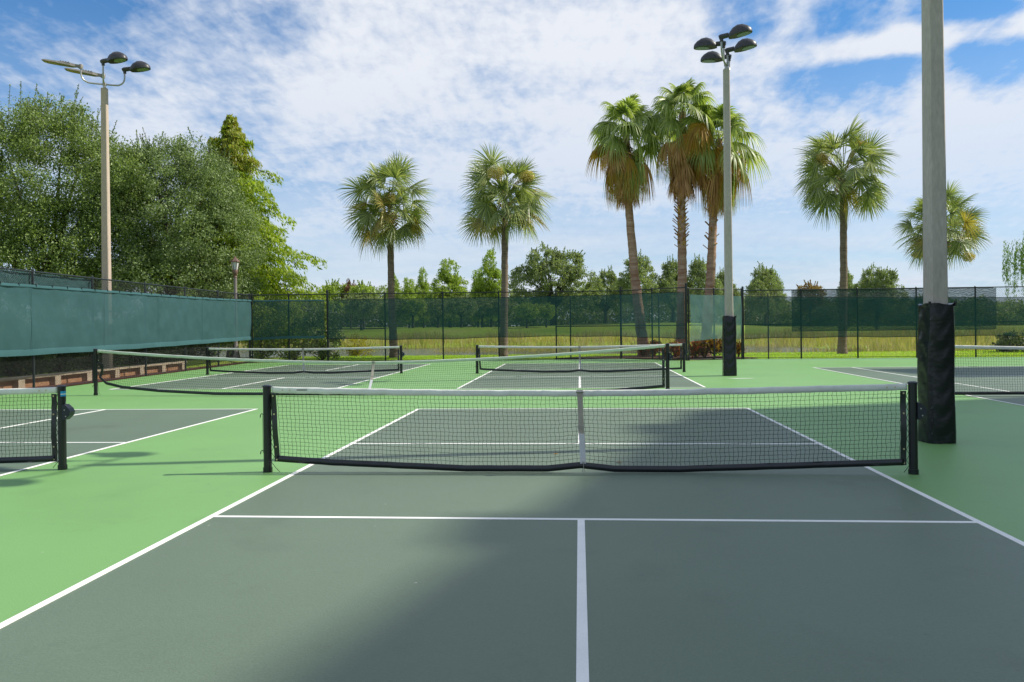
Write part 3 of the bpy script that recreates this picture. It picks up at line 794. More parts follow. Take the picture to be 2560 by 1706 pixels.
lp = thing('light_pole', 'unpadded concrete light pole with two flat and two domed lamps before the left trees', 'light pole', (-15.66, 17.82, 0), R(8), 'square concrete court light poles')
pole_body(lp, 9.6, .265, .18, z0=.15, mat='concretetan')
for p, s, zt, a in [((-.6, -.35), 'led', .42, R(186)), ((-.14, .25), 'led', .3, R(190)), ((.17, -.5), 'dome', .5, R(-14)), ((.62, .1), 'dome', .42, R(-4))]:
    arm(lp, p, 9.74, 9.74 + zt)
    (head_led if s == 'led' else head_dome)(lp, (p[0], p[1], 9.78 + zt), a, R(8))

# lantern behind the left corner
ln = thing('lantern_post', 'brown lantern on a grey post behind the left end of the fence', 'street lamp', (-16.45, 30.1, 0))
mb = MB(); mb.tube([(0, 0, -.05), (0, 0, .3), (0, 0, .35), (0, 0, 4.0)], [.13, .13, .085, .075], 12); mb.build('post', M['lantern_post'], ln, smooth=45)
mb = MB(); mb.tube([(0, 0, 4.0), (0, 0, 4.06), (0, 0, 4.1), (0, 0, 4.22), (0, 0, 4.36), (0, 0, 4.4)], [.08, .085, .06, .12, .13, .11], 12); mb.build('collar', M['lantern_metal'], ln, smooth=45)
mb = MB(); mb.loft([[(r * math.cos(a), r * math.sin(a), z) for a in np.arange(6) * PI / 3 + .3] for z, r in ((4.4, .115), (4.76, .185))]); mb.build('lamp_glass', M['frost'], ln)
mb = MB()
for a in np.arange(6) * PI / 3 + .3:
    mb.tube([(.12 * math.cos(a), .12 * math.sin(a), 4.39), (.192 * math.cos(a), .192 * math.sin(a), 4.77)], .014, 6)
mb.build('frame', M['lantern_metal'], ln)
mb = MB(); mb.loft([[(r * math.cos(a), r * math.sin(a), z) for a in np.arange(6) * PI / 3 + .3] for z, r in ((4.76, .235), (4.8, .235), (4.93, .1), (4.96, .06), (5.02, .03), (5.07, .008))]); mb.build('lamp_roof', M['lantern_metal'], ln)

# ------------------------------------------------------------------ retaining wall behind the left fence
wl = thing('retaining_wall', 'low orange block retaining wall with a pale cap behind the left fence', 'wall', (-14.75, 8, 0))
A, B = Vector((-14.62, 5.0, 0)), Vector((-15.35, 22.6, 0)); dv = (B - A).normalized(); nv = Vector((dv.y, -dv.x, 0))
off = -Vector((-14.75, 8, 0))
mb = MB(); mb.beam(A - nv * .1 + Vector((0, 0, .12)), B - nv * .1 + Vector((0, 0, .12)), .1, .3); o = mb.build('wall_face', M['brick'], wl); o.location = off
mb = MB(); mb.beam(A - nv * .04 + Vector((0, 0, .295)), B - nv * .04 + Vector((0, 0, .295)), .3, .06); o = mb.build('wall_cap', M['cap'], wl); o.location = off
for i in range(11):
    p = A + dv * (.7 + i * 1.66)
    mb = MB(); a = p - dv * .14 + nv * .03 + Vector((0, 0, .117)); mb.beam(a, a + dv * .28, .16, .284); o = mb.build('pier', M['cap'], wl); o.location = off

# ------------------------------------------------------------------ foliage builders
def unit(v): return v / (np.linalg.norm(v, axis=-1, keepdims=True) + 1e-9)

def leaf_cards(P, Dr, Nr, l, w):
    """diamond leaves at P, long axis Dr, normal Nr"""
    S = unit(np.cross(Dr, Nr)); l = np.asarray(l).reshape(-1, 1); w = np.asarray(w).reshape(-1, 1)
    V = np.stack([P - Dr * l / 2, P + S * w / 2, P + Dr * l / 2, P - S * w / 2], 1).reshape(-1, 3)
    F = np.arange(len(P) * 4).reshape(-1, 4)
    return V, F

def clump_leaves(C, Rr, per, size, rg, aspect=.5, flat=.75, droop=0., ctr=None):
    """leaves scattered round clump centres"""
    n = len(C) * per
    g = rg.randn(n, 3); g = unit(g) * (rg.rand(n, 1) ** .45); g[:, 2] *= flat
    P = np.repeat(C, per, 0) + g * np.repeat(np.asarray(Rr).reshape(-1, 1), per, 0)
    D = unit(rg.randn(n, 3) + g * .6 - np.array([0, 0, droop]))
    Nn = unit(rg.randn(n, 3) * .8 + g * .7 + np.array([0, 0, .6]))
    s = size * (.6 + .8 * rg.rand(n))
    return leaf_cards(P, D, Nn, s, s * aspect)

def lobes_to_clumps(lobes, n, rg, inner=.55):
    """lobes: (x, y, z, rx, ry, rz); clump centres in their outer shells, none deep inside another lobe"""
    L_ = np.array(lobes, float); vol = (L_[:, 3] * L_[:, 4] * L_[:, 5]) ** (2 / 3); pr = vol / vol.sum()
    k = rg.choice(len(L_), n * 2, p=pr)
    u = unit(rg.randn(n * 2, 3)) * (inner + (1 - inner) * rg.rand(n * 2, 1) ** .6)
    C = L_[k, :3] + u * L_[k, 3:6]
    dmin = np.full(len(C), 9.)
    for q in L_:
        dmin = np.minimum(dmin, np.linalg.norm((C - q[:3]) / q[3:6], axis=1))
    C = C[dmin > inner * .92]
    return C[:n]

def sprigs(C, ctr, n, length, per, size, rg, up=.7):
    """thin shoots that stick out of the outline, with leaves along them"""
    out = unit(C - ctr); sc = out[:, 2] + .45 * np.abs(out[:, 0]) + rg.rand(len(C)) * .5
    idx = np.argsort(-sc)[:n]
    Vs = []
    base = C[idx]; d = unit(out[idx] * .55 + np.array([0, 0, up]) + rg.randn(len(idx), 3) * .28)
    ln_ = length * (.4 + .9 * rg.rand(len(idx), 1))
    t = rg.rand(len(idx), per, 1)
    P = (base[:, None] + d[:, None] * ln_[:, None] * (.1 + t) + rg.randn(len(idx), per, 3) * .05 * (1.2 - t)).reshape(-1, 3)
    D = unit(np.repeat(d, per, 0) * .8 + rg.randn(len(P), 3) * .7); Nn = unit(rg.randn(len(P), 3))
    s = size * (.6 + .6 * rg.rand(len(P)))
    leaves = leaf_cards(P, D, Nn, s, s * .5)
    tips = base + d * ln_ * 1.1
    tw = lines_mesh(np.stack([base - d * .5, (base + tips) / 2, tips], 1), .012)
    return leaves, tw

def limbs(base, h0, targets, r0, rg, mb=None):
    """trunk with limbs bending out to the targets"""
    mb = mb or MB(); b = Vector(base)
    fork = b + Vector((0, 0, h0))
    mb.tube([b - Vector((0, 0, .2)), b + Vector((0, 0, h0 * .12)), b + Vector((.06 * h0 * rg.randn() * .3, .0, h0 * .55)), fork], [r0 * 1.45, r0 * 1.05, r0 * .9, r0 * .75], 10)
    for t in targets:
        t = Vector(t); m = fork.lerp(t, .5) + Vector((rg.randn() * .15, rg.randn() * .15, .12 * (t - fork).length))
        r = r0 * .5
        mb.tube([fork - Vector((0, 0, .15)), fork.lerp(m, .5) + Vector((0, 0, .1)), m, t], [r, r * .75, r * .5, r * .12], 7)
    return mb

def broad_tree(name, label, loc, lobes, nclump, per, cr, size, mat, trunk_h, r0, seed, group=None, twigs=60, tw_len=.9, mat2=None, low=None, inner=.55, droop=0.):
    rg = np.random.RandomState(seed)
    root = thing(name, label, 'tree', loc, 0, group)
    C = lobes_to_clumps(lobes, nclump, rg, inner)
    ctr = np.array(lobes)[:, :3].mean(0)
    tg = [q[:3] for q in lobes] + [tuple(C[i]) for i in rg.choice(len(C), 10)]
    tmb = limbs((0, 0, 0), trunk_h, tg, r0, rg)
    Rr = cr * (.6 + .7 * rg.rand(len(C)))
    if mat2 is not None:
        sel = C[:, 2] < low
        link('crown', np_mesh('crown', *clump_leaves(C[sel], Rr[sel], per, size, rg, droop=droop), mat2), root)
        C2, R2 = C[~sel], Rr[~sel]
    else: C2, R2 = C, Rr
    parts = [clump_leaves(C2, R2, per, size, rg, droop=droop)]
    if twigs:
        lv, tw = sprigs(C, ctr, twigs, tw_len, 34, size, rg)
        parts.append(lv)
    link('crown', np_mesh('crown', *cat_vf(parts), mat), root)
    if twigs: tmb.add(tw[0], [tuple(f) for f in tw[1]])
    tmb.build('trunk', M['bark'], root, smooth=60)
    return root

# big oaks behind the left fence
broad_tree('oak_tree', 'tall broad oak behind the left fence, standing behind the concrete light pole', (-27.0, 31.6, .2),
           [(0, 0, 8.6, 4.0, 3.6, 4.3), (-4.6, -.4, 7.6, 3.6, 3.2, 4.2), (2.6, .3, 6.2, 3.4, 3.2, 3.8), (-1.2, -.6, 4.0, 5.4, 3.6, 2.8), (.9, 0, 10.8, 2.2, 2.2, 2.2), (-2.2, .3, 10.4, 2.0, 2, 1.9), (-8, 0, 6, 3.6, 3, 4.5), (3.4, -.6, 8.6, 2.4, 2.2, 2.6), (-2.2, -1.6, 6.6, 2.8, 2, 3.0), (1.4, -1.8, 5.4, 2.6, 1.8, 2.6)],
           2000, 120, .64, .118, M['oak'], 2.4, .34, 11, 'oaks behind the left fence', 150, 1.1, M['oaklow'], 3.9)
broad_tree('oak_tree', 'dense rounded oak behind the left fence, right of the concrete light pole', (-20.6, 32.6, .2),
           [(0, 0, 7.3, 3.3, 3.2, 4.0), (1.9, -.2, 5.2, 2.7, 2.9, 3.6), (-2.4, 0, 6.6, 2.6, 2.8, 3.8), (.3, -.5, 3.6, 4.1, 3.3, 2.5), (-.7, .2, 9.2, 1.8, 1.9, 2.0), (1.3, .2, 8.4, 1.8, 1.9, 2.2)],
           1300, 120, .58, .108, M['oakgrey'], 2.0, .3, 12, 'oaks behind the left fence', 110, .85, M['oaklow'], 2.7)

# bald cypress: tiers of drooping feathery sprays
def cypress(name, label, loc, h, r, seed, ntier=260, per=130, size=.2, mats=('cypress', 'cypressred'), group=None, redfrac=.74):
    rg = np.random.RandomState(seed)
    root = thing(name, label, 'tree', loc, 0, group)
    t = rg.rand(ntier) ** .98; z = .8 + t * (h - 1.0)
    rr = r * (1 - t) ** .85 * (.45 + .6 * rg.rand(ntier)) + .12
    az = rg.rand(ntier) * 2 * PI
    gap = (np.sin(z * 2.6 + az * .5) * .5 + .5)
    rr *= .72 + .4 * gap
    n = per; parts = []; parts2 = []
    bmb = MB()
    bmb.tube([(0, 0, -.2), (0, 0, .6), (0, 0, h * .5), (0, 0, h - .3)], [.42, .28, .15, .03], 9)
    for i in range(ntier):
        if t[i] > .66 and rg.rand() < .45: continue
        if t[i] > .62: rr[i] *= .55 + .9 * rg.rand()
        d = np.array([math.cos(az[i]), math.sin(az[i]), 0]); s = np.sqrt(rg.rand(n)) ; s = .25 + .8 * s
        lat = np.cross(d, [0, 0, 1])
        wv = (1.1 - s * .55) * .34 * rr[i] ** .5 + .1
        P = np.array([0, 0, z[i]]) + d * (s * rr[i])[:, None] + lat * (rg.randn(n) * wv * .6)[:, None]
        P[:, 2] += .28 * rr[i] * np.sin(np.clip(s, 0, 1) * 2.4) * .55 - .12 * rr[i] * s ** 2 - np.abs(rg.randn(n)) * .24
        D = unit(d * .5 + np.array([0, 0, -.9]) + rg.randn(n, 3) * .45); Nn = unit(rg.randn(n, 3) + np.array([0, 0, .4]) + d)
        l = size * (.6 + .9 * rg.rand(n))
        (parts2 if t[i] > redfrac and rg.rand() < .8 else parts).append(leaf_cards(P, D, Nn, l, l * .34))
        if rr[i] > .8 and i % 3 == 0:
            bmb.tube([(0, 0, z[i] - .2), tuple(np.array([0, 0, z[i] + .12 * rr[i]]) + d * rr[i] * .5), tuple(np.array([0, 0, z[i] - .02]) + d * rr[i] * .95)], [.05, .03, .008], 5)
    link('crown', np_mesh('crown', *cat_vf(parts), M[mats[0]]), root)
    if parts2: link('crown_top', np_mesh('crown_top', *cat_vf(parts2), M[mats[1]]), root)
    bmb.build('trunk', M['bark'], root, smooth=60)
    return root
cypress('cypress_tree', 'yellow green cypress with an orange brown tip behind the dense oak and lantern', (-19.3, 36.4, 0), 13.7, 6.2, 21, 520, 190, .21)

# shrubs
def shrub(name, label, loc, lobes, nclump, per, cr, size, mat, seed, group=None, aspect=.5, cat='shrub'):
    rg = np.random.RandomState(seed); root = thing(name, label, cat, loc, 0, group)
    C = lobes_to_clumps(lobes, nclump, rg, .35)
    link('foliage', np_mesh('foliage', *clump_leaves(C, cr * (.7 + .6 * rg.rand(len(C))), per, size, rg, aspect), mat), root)
    mb = MB()
    for i in rg.choice(len(C), min(8, len(C))):
        c = C[i]; mb.tube([(0, 0, -.08), (c[0] * .5, c[1] * .5, c[2] * .4), tuple(c)], [.03, .02, .006], 5)
    mb.build('stem', M['bark'], root, smooth=60)
    return root
GB = 'tall bushes behind the back left fence'
shrub('tall_bush', 'tall dark bush behind the left corner of the back fence, below the lantern', (-15.6, 31.0, 0), [(0, 0, 1.5, .95, .8, 1.5), (.3, 0, .9, 1.0, .8, 1)], 90, 60, .32, .12, M['oaklow'], 31, GB)
shrub('tall_bush', 'tall bush behind the back fence, middle one of the row beside the cypress', (-13.9, 31.0, 0), [(0, 0, 1.6, .95, .8, 1.45), (-.3, 0, .9, .95, .8, 1)], 90, 60, .32, .12, M['oaklow'], 32, GB)
shrub('tall_bush', 'tall bush behind the back fence, last of the row next to the lawn', (-12.5, 31.0, 0), [(0, 0, 1.6, .8, .8, 1.4), (.1, 0, .8, .9, .8, .9)], 90, 60, .3, .12, M['oak'], 33, GB)
# hedge behind the left fence: separate bushes
hp = shrub('hedge_bush', 'dark hedge bush behind the low wall at the left edge of the photo', (-16.7, 9.6, .25), [(0, 0, .85, .9, 1.5, .95)], 150, 70, .36, .11, M['hedge'], 41, 'hedge bushes behind the retaining wall')
spots = [(-16.8, 12.2, 'dark hedge bush behind the low wall, next to the one at the photo edge'), (-16.9, 14.8, 'dark hedge bush behind the low wall, just left of the concrete light pole foot'),
         (-17.0, 17.2, 'dark hedge bush behind the low wall, right behind the concrete light pole foot'), (-17.1, 19.6, 'dark hedge bush behind the low wall, just right of the concrete light pole foot'),
         (-17.2, 22.0, 'dark hedge bush behind the end of the low wall'), (-17.3, 24.4, 'dark hedge bush behind the left fence, beyond the end of the low wall'), (-17.4, 27.0, 'dark hedge bush behind the left fence near its corner')]
for i, (x, y, lb) in enumerate(spots):
    c = copy_tree(hp); c.location = (x, y, .22); c.rotation_euler = (0, 0, i * 1.3); c.scale = (1, 1, .9 + .12 * (i % 3)); c['label'] = lb
shrub('shrub', 'dark green shrub at the right edge beyond the back fence', (22.2, 35.6, -.05), [(0, 0, .4, 1.3, .9, .55)], 60, 60, .3, .12, M['hedge'], 51)
shrub('flowering_bush', 'yellow bush at the pond edge beyond the left part of the back fence', (-13.4, 40.4, -.15), [(0, 0, .6, .75, .6, .7), (.3, 0, .3, .8, .6, .5)], 40, 40, .3, .11, M['yellow'], 52, cat='bush')
mb = MB(); rg = np.random.RandomState(8); rings = []
for i in range(7):
    f = i / 6; rr = .48 * math.sqrt(max(.02, 1 - f * f * .97))
    rings.append([(rr * (1 + .12 * math.sin(3 * a + f * 4)) * math.cos(a), rr * math.sin(a), f * .95 - .1) for a in np.linspace(0, 2 * PI, 13)[:-1]])
mb.loft(rings); bo = mb.build('boulder', M['stone'], smooth=60, loc=(-14.0, 36.6, 0)); tag(bo, 'dark grey brown boulder on the lawn behind the double fence post', 'boulder')

# crotons under the fan palms
def croton(mat, seed):
    rg = np.random.RandomState(seed)
    root = thing('croton_shrub', 'x', 'shrub', (0, 0, 0), 0, 'red and yellow shrubs under the fan palms')
    C = lobes_to_clumps([(0, 0, .42, .38, .34, .36)], 26, rg, .4); n = 26
    Pp = np.repeat(C, n, 0) + rg.randn(len(C) * n, 3) * .07
    D = unit(rg.randn(len(Pp), 3) * .6 + unit(Pp - np.array([0, 0, .2])) + np.array([0, 0, .25])); Nn = unit(rg.randn(len(Pp), 3))
    s = .17 * (.6 + .7 * rg.rand(len(Pp)))
    link('foliage', np_mesh('foliage', *leaf_cards(Pp, D, Nn, s, s * .3), mat), root)
    mb = MB()
    for c in C[:9]: mb.tube([(0, 0, -.1), (c[0] * .5, c[1] * .5, .25), tuple(c)], [.02, .014, .006], 5)
    mb.build('stem', M['bark'], root)
    return root
ca, cb = croton(M['croton'], 61), croton(M['crotony'], 62)
cs = [(3.0, 31.1, .72, 0, 'small red shrub, first of the mulch bed, left of the fan palm trunks'), (3.5, 30.9, .95, 0, 'dark red shrub in front of the left fan palm trunk'), (3.98, 30.4, .6, 0, 'small orange red shrub between the left and middle fan palm trunks'),
      (4.4, 30.0, .9, 0, 'bright red shrub just left of the middle fan palm trunk'), (5.2, 29.3, 1.0, 0, 'red shrub right of the middle fan palm behind the pale screen fence'),
      (5.6, 29.3, 1.1, 1, 'yellow edged shrub in front of the right fan palm trunk'), (6.1, 29.4, 1.25, 1, 'largest yellow and dark red shrub, right of the right fan palm trunk'),
      (6.65, 29.6, 1.1, 1, 'yellow and red shrub just left of the slim padded pole'), (7.2, 29.9, .8, 1, 'yellow and red shrub half hidden behind the slim padded pole')]
used = [0, 0]
for i, (x, y, s, k, lb) in enumerate(cs):
    src = (ca, cb)[k]; o = src if not used[k] else copy_tree(src); used[k] = 1
    o.location = (x, y, .05); o.scale = (s, s, s); o.rotation_euler = (0, 0, i * 1.7); o['label'] = lb

# ------------------------------------------------------------------ palms
def fan_leaf(origin, d, petiole, blade, rg, nb=34, droop=.5, spread=2.0, w=.045, tipdroop=.0, segs=4, roll=0., bend=0., fold=.25):
    """one fan leaf: petiole polyline and blade strips. d: start direction, roll: turn of the blade round
    its midrib, bend: how far the blade nods below the petiole, fold: how far its two halves fold down"""
    d = unit(np.array(d, float)); up = np.array([0, 0, 1.]); side = unit(np.cross(d, up) + 1e-6)
    P = np.array([origin + d * petiole * t - up * droop * petiole * .45 * t * t for t in np.linspace(0, 1, 6)])
    tip = P[-1]; td = unit(P[-1] - P[-2]); nrm = unit(np.cross(side, td))
    td, nrm = unit(td * math.cos(bend) - nrm * math.sin(bend)), unit(nrm * math.cos(bend) + td * math.sin(bend))
    side, nrm = unit(side * math.cos(roll) + nrm * math.sin(roll)), unit(nrm * math.cos(roll) - side * math.sin(roll))
    th = np.linspace(-spread, spread, nb) + rg.randn(nb) * .03
    Ls = blade * (.72 + .28 * np.cos(th * .6)) * (.92 + .16 * rg.rand(nb))
    bd = td[None] * np.cos(th)[:, None] + side[None] * np.sin(th)[:, None] - nrm[None] * (fold * np.abs(np.sin(th)))[:, None]
    bd = unit(bd)
    V = []
    ts = np.linspace(0, 1, segs + 1)
    st = tip[None] + td[None] * (.16 * blade * np.cos(th / 2).clip(0))[:, None]
    wd = unit(np.cross(bd, nrm[None])) + nrm[None] * (rg.randn(nb, 1) * .35)
    for t in ts:
        c = st + bd * (Ls * t)[:, None] - up[None] * ((.22 * droop + tipdroop * t * t) * Ls * t * t)[:, None]
        ww = w * (1.0 if t < .5 else 1.0 - (t - .5) * 1.8) * (.35 if t == 0 else 1)
        V.append(np.stack([c - wd * ww / 2, c + wd * ww / 2], 1))
    V = np.stack(V, 1)                                   # nb, segs+1, 2, 3
    idx = np.arange(nb * (segs + 1) * 2).reshape(nb, segs + 1, 2)
    F = np.stack([idx[:, :-1, 0], idx[:, :-1, 1], idx[:, 1:, 1], idx[:, 1:, 0]], 2).reshape(-1, 4)
    pv, pf = lines_mesh(P[None], .018)
    return cat_vf([(V.reshape(-1, 3), F), (pv, pf)])

def trunk_mesh(path, radii, rings, rg, rough=.03):
    mb = MB(); P = np.array(path, float); n = rings
    q = np.linspace(0, 1, n); s = np.linspace(0, 1, len(P))
    out = []
    for t in q:
        c = [np.interp(t, s, P[:, k]) for k in range(3)]; r = np.interp(t, s, radii)
        r *= 1 + rough * ((int(t * n) % 2) - .5) * 2
        out.append([(c[0] + r * math.cos(a) * (1 + .04 * rg.randn()), c[1] + r * math.sin(a) * (1 + .04 * rg.randn()), c[2]) for a in np.linspace(0, 2 * PI, 15)[:-1]])
    mb.loft(out); return mb

def sabal(label, base, top, seed, nleaf=40, blade=1.2, pet=1.35, flowers=(), trunk_r=.2, yellow=.1):
    rg = np.random.RandomState(seed)
    b = np.array(base, float); t = np.array(top, float) - b
    root = thing('sabal_palm', label, 'palm tree', base, 0, 'sabal palms beyond the back fence')
    mid = t * .5 + np.array([.08 * rg.randn(), 0, 0])
    trunk_mesh([(0, 0, -.1), (0, 0, .3), mid, t, t + np.array([0, 0, 1.1])], [trunk_r * 1.45, trunk_r * 1.15, trunk_r * .9, trunk_r * .85, trunk_r * .9], 60, rg, .025).build('trunk', M['palmbark'], root, smooth=60)
    # boots: old leaf bases under the crown
    bm = MB()
    for i in range(36):
        a = i * 2.4; z = t[2] - .1 + .03 * i; d = Vector((math.cos(a), math.sin(a), .9))
        p = Vector((t[0] + .16 * math.cos(a), t[1] + .16 * math.sin(a), z)); bm.beam(p, p + d * .3, .07, .03)
    bm.build('leaf_bases', M['washbark'], root)
    o = t + np.array([0, 0, 1.15])
    green, dry = [], []
    for i in range(nleaf):
        f = (i + .5) / nleaf
        el = R(84 - 124 * f ** .95); az = i * 2.39996 + rg.rand() * .5
        d = (math.cos(az) * math.cos(el), math.sin(az) * math.cos(el), math.sin(el))
        pl = pet * (1.2 - .3 * f) * (.7 + .45 * rg.rand())
        lf = fan_leaf(o + np.array([0, 0, .3 * (1 - f)]), d, pl, blade * (.85 + .3 * rg.rand()), rg, 30, .12 + .22 * f, 1.45 + .3 * rg.rand(), .052, .07 + .1 * rg.rand(), 4, (rg.rand() - .5) * 2.8, .15 + .5 * rg.rand(), .22)
        (dry if rg.rand() < yellow and f > .4 else green).append(lf)
    for i in range(13):                                    # young leaves on short stalks fill the heart of the crown
        az = i * 2.39996 + 1; el = R(10 + 65 * rg.rand()); d = (math.cos(az) * math.cos(el), math.sin(az) * math.cos(el), math.sin(el))
        green.append(fan_leaf(o + np.array([0, 0, -.35 + .5 * rg.rand()]), d, .45 + .35 * rg.rand(), blade * .85, rg, 26, .2, 1.4, .05, .1, 4, (rg.rand() - .5) * 2.8, .5 * rg.rand(), .25))
    link('crown', np_mesh('crown', *cat_vf(green), M['sabal']), root)
    if dry: link('dry_fronds', np_mesh('dry_fronds', *cat_vf(dry), M['sabaldry']), root)
    for (fx, fy, fz, fr) in flowers:
        n = 900; g = unit(rg.randn(n, 3)) * (rg.rand(n, 1) ** .5) * np.array([fr, fr * .7, fr * .75])
        P = t + np.array([fx, fy, fz]) + g; D = unit(g + rg.randn(n, 3) * .5); s = .11 * (.5 + rg.rand(n))
        V1 = leaf_cards(P, D, unit(rg.randn(n, 3)), s, s * .28)
        stk = lines_mesh(np.stack([np.repeat(o[None], 12, 0), np.repeat(t[None] + np.array([[fx * .5, fy * .5, fz * .8 + .2]]), 12, 0) + rg.randn(12, 3) * .06, P[:12]], 1), .012)
        link('flower_cluster', np_mesh('flower_cluster', *cat_vf([V1, stk]), M['flower']), root)
    return root
sabal('leftmost sabal palm, its trunk rising beside the post of the far left net', (-9.75, 34.5, -.06), (-9.87, 34.5, 6.45), 71, 50, yellow=.14, flowers=((.15, -.9, 1.75, .38),))
sabal('sabal palm with two tan flower clusters, second palm from the left', (-3.95, 34.46, -.06), (-3.8, 34.46, 6.8), 72, 50, flowers=((-.32, -1.2, 2.5, .5), (1.25, -.9, 2.35, .42)))
sabal('tallest thin sabal palm, standing between the slim and the thick padded poles', (13.31, 34.8, -.06), (13.44, 34.8, 7.75), 73, 50, flowers=((-1.25, -.8, 1.95, .42), (.75, -.5, 2.6, .4)))
sabal('small sabal palm half hidden behind the thick padded pole', (21.67, 43.2, -.5), (21.67, 43.2, 5.75), 74, 46, flowers=((1.4, -.5, -.4, .4), (-1.5, -.4, -.2, .35)), yellow=.2)

def fan_palm(label, base, top, bud, seed, boots=0, skirt=1.0, yellow=(), fronts=()):
    rg = np.random.RandomState(seed)
    b = np.array(base, float); t = np.array(top, float) - b; o = np.array(bud, float) - b
    root = thing('fan_palm', label, 'palm tree', base, 0, 'fan palms clustered behind the angled fence')
    m = t * .5 + np.array([(.06 if t[0] > 0 else -.06), 0, 0])
    trunk_mesh([(0, 0, -.15), (t[0] * .04, 0, .35), m, t, o], [.36, .27, .215, .18, .17], 70, rg, .03).build('trunk', M['washbark'], root, smooth=60)
    if boots:
        bm = MB()
        for i in range(boots):
            f = i / boots; a = i * 2.4 + rg.rand(); c = t * (.66 + .36 * f); d = Vector((math.cos(a), math.sin(a), .75 + .3 * rg.rand()))
            p = Vector((c[0] + .16 * math.cos(a), c[1] + .16 * math.sin(a), c[2])); bm.beam(p, p + d * (.14 + .12 * rg.rand()), .085, .035)
        bm.build('leaf_bases', M['skirt'], root)
    green, yel, dead = [], [], []
    n = 25
    for i in range(n):
        f = (i + .5) / n; el = R(88 - 92 * f); az = i * 2.39996 + rg.rand() * .4
        d = (math.cos(az) * math.cos(el), math.sin(az) * math.cos(el), math.sin(el))
        lf = fan_leaf(o + np.array([0, 0, -.55 * f]), d, 1.15 * (.75 + .4 * rg.rand()), 1.0 * (.85 + .25 * rg.rand()), rg, 40, .2 + .35 * f, 2.1, .08, .2 + .55 * f + .2 * rg.rand(), 5, (rg.rand() - .5) * 2.2, .2 + .5 * rg.rand(), .2)
        (yel if (i in yellow) else green).append(lf)
    for i in range(17):                                   # limp half-dead leaves hanging at the rim
        az = rg.rand() * 2 * PI; el = R(-12 - 30 * rg.rand()); d = (math.cos(az) * math.cos(el), math.sin(az) * math.cos(el), math.sin(el))
        lf = fan_leaf(o + np.array([0, 0, -.75]), d, .9 + .45 * rg.rand(), .85, rg, 22, .7, .8, .05, 1.1, 5, (rg.rand() - .5) * 2, .9)
        (yel, green, dead, green)[i % 4].append(lf)
    for az, el, zo, kind in fronts:                       # single big leaves that hang facing the courts
        az, el = R(az), R(el); d = (math.cos(az) * math.cos(el), math.sin(az) * math.cos(el), math.sin(el))
        lf = fan_leaf(o + np.array([0, 0, zo]), d, .8 + .3 * rg.rand(), 1.0, rg, 40, .25, 1.5, .08, .12, 5, (rg.rand() - .5) * .5, 1.15, .12)
        {'g': green, 'y': yel, 'd': dead}[kind].append(lf)
    for i in range(int(46 * skirt)):                      # skirt of dead leaves against the trunk
        az = i * 2.39996; f = i / (46 * skirt); el = R(-70 - 16 * rg.rand())
        c = t + (o - t) * (.34 + .5 * f)
        d = (math.cos(az) * math.cos(el), math.sin(az) * math.cos(el), math.sin(el))
        dead.append(fan_leaf(c + np.array([math.cos(az) * .16, math.sin(az) * .16, 0]), d, .4 + .3 * rg.rand(), .95 * (.8 + .4 * rg.rand()), rg, 22, .2, .42, .045, .2, 4, (rg.rand() - .5) * 1.2))
    link('crown', np_mesh('crown', *cat_vf(green), M['fan']), root)
    if yel: link('yellow_fronds', np_mesh('yellow_fronds', *cat_vf(yel), M['fanyellow']), root)
    link('dead_fronds', np_mesh('dead_fronds', *cat_vf(dead), M['skirt']), root)
    return root
fan_palm('left one of the clustered fan palms, leaning, with a neat brown skirt of fronds', (3.1, 31.8, 0), (2.4, 31.8, 7.9), (2.36, 31.8, 10.95), 81, yellow=(22,), fronts=((215, 5, -.5, 'd'), (200, -5, -.7, 'y'), (235, -10, -.8, 'd'), (-80, 20, -.2, 'g')))
fan_palm('middle and tallest of the clustered fan palms, its trunk rough with old leaf bases', (4.86, 31.8, 0), (4.94, 31.7, 7.9), (5.05, 31.7, 11.7), 82, boots=70, yellow=(23,), fronts=((-72, 0, -1.0, 'y'), (-95, 45, .2, 'g'), (-60, 15, -.4, 'g'), (-110, -15, -1.1, 'd')))
fan_palm('right one of the clustered fan palms, behind the slim padded pole, with yellow dying fronds', (6.0, 31.9, 0), (6.52, 31.9, 7.6), (6.8, 31.9, 10.4), 83, boots=20, yellow=(16, 19, 22, 24), fronts=((250, 5, -.5, 'y'), (225, -5, -.6, 'y'), (-60, -5, -.7, 'd'), (-20, -10, -.8, 'y'), (200, -20, -.9, 'd')))

# ------------------------------------------------------------------ golf course trees
def proto_round(mat, seed, lobes, ncl, per, cr, size, th=1.4, r0=.16, twigs=30):
    return broad_tree('tree', 'x', (0, 0, 0), lobes, ncl, per, cr, size, mat, th, r0, seed, 'trees across the golf course', twigs, .7)
U = {}
U['oakbig'] = (lambda: proto_round(M['oakhazed'], 91, [(0, 0, 5.6, 3.6, 3.0, 3.4), (-3.2, 0, 4.6, 2.9, 2.6, 2.8), (3.3, 0, 4.4, 2.9, 2.6, 2.6), (-1, 0, 7.8, 2.2, 2, 1.9), (1.6, 0, 7.2, 2.2, 2, 1.9)], 480, 64, .58, .24, 2.2, .4, 70))
U['oakmid'] = (lambda: proto_round(M['oakhazed'], 92, [(0, 0, 4.6, 2.6, 2.4, 2.6), (-1.8, 0, 4.0, 2, 2, 2), (1.9, 0, 3.8, 2, 2, 1.9), (.3, 0, 6.4, 1.5, 1.5, 1.4)], 300, 60, .52, .22, 1.8, .3, 30))
U['round'] = (lambda: proto_round(M['bright'], 93, [(0, 0, 2.9, 1.8, 1.7, 1.3), (.6, 0, 3.6, 1.2, 1.2, .9), (-.7, 0, 3.3, 1.2, 1.2, .9)], 110, 50, .45, .22, 1.6, .16, 14))
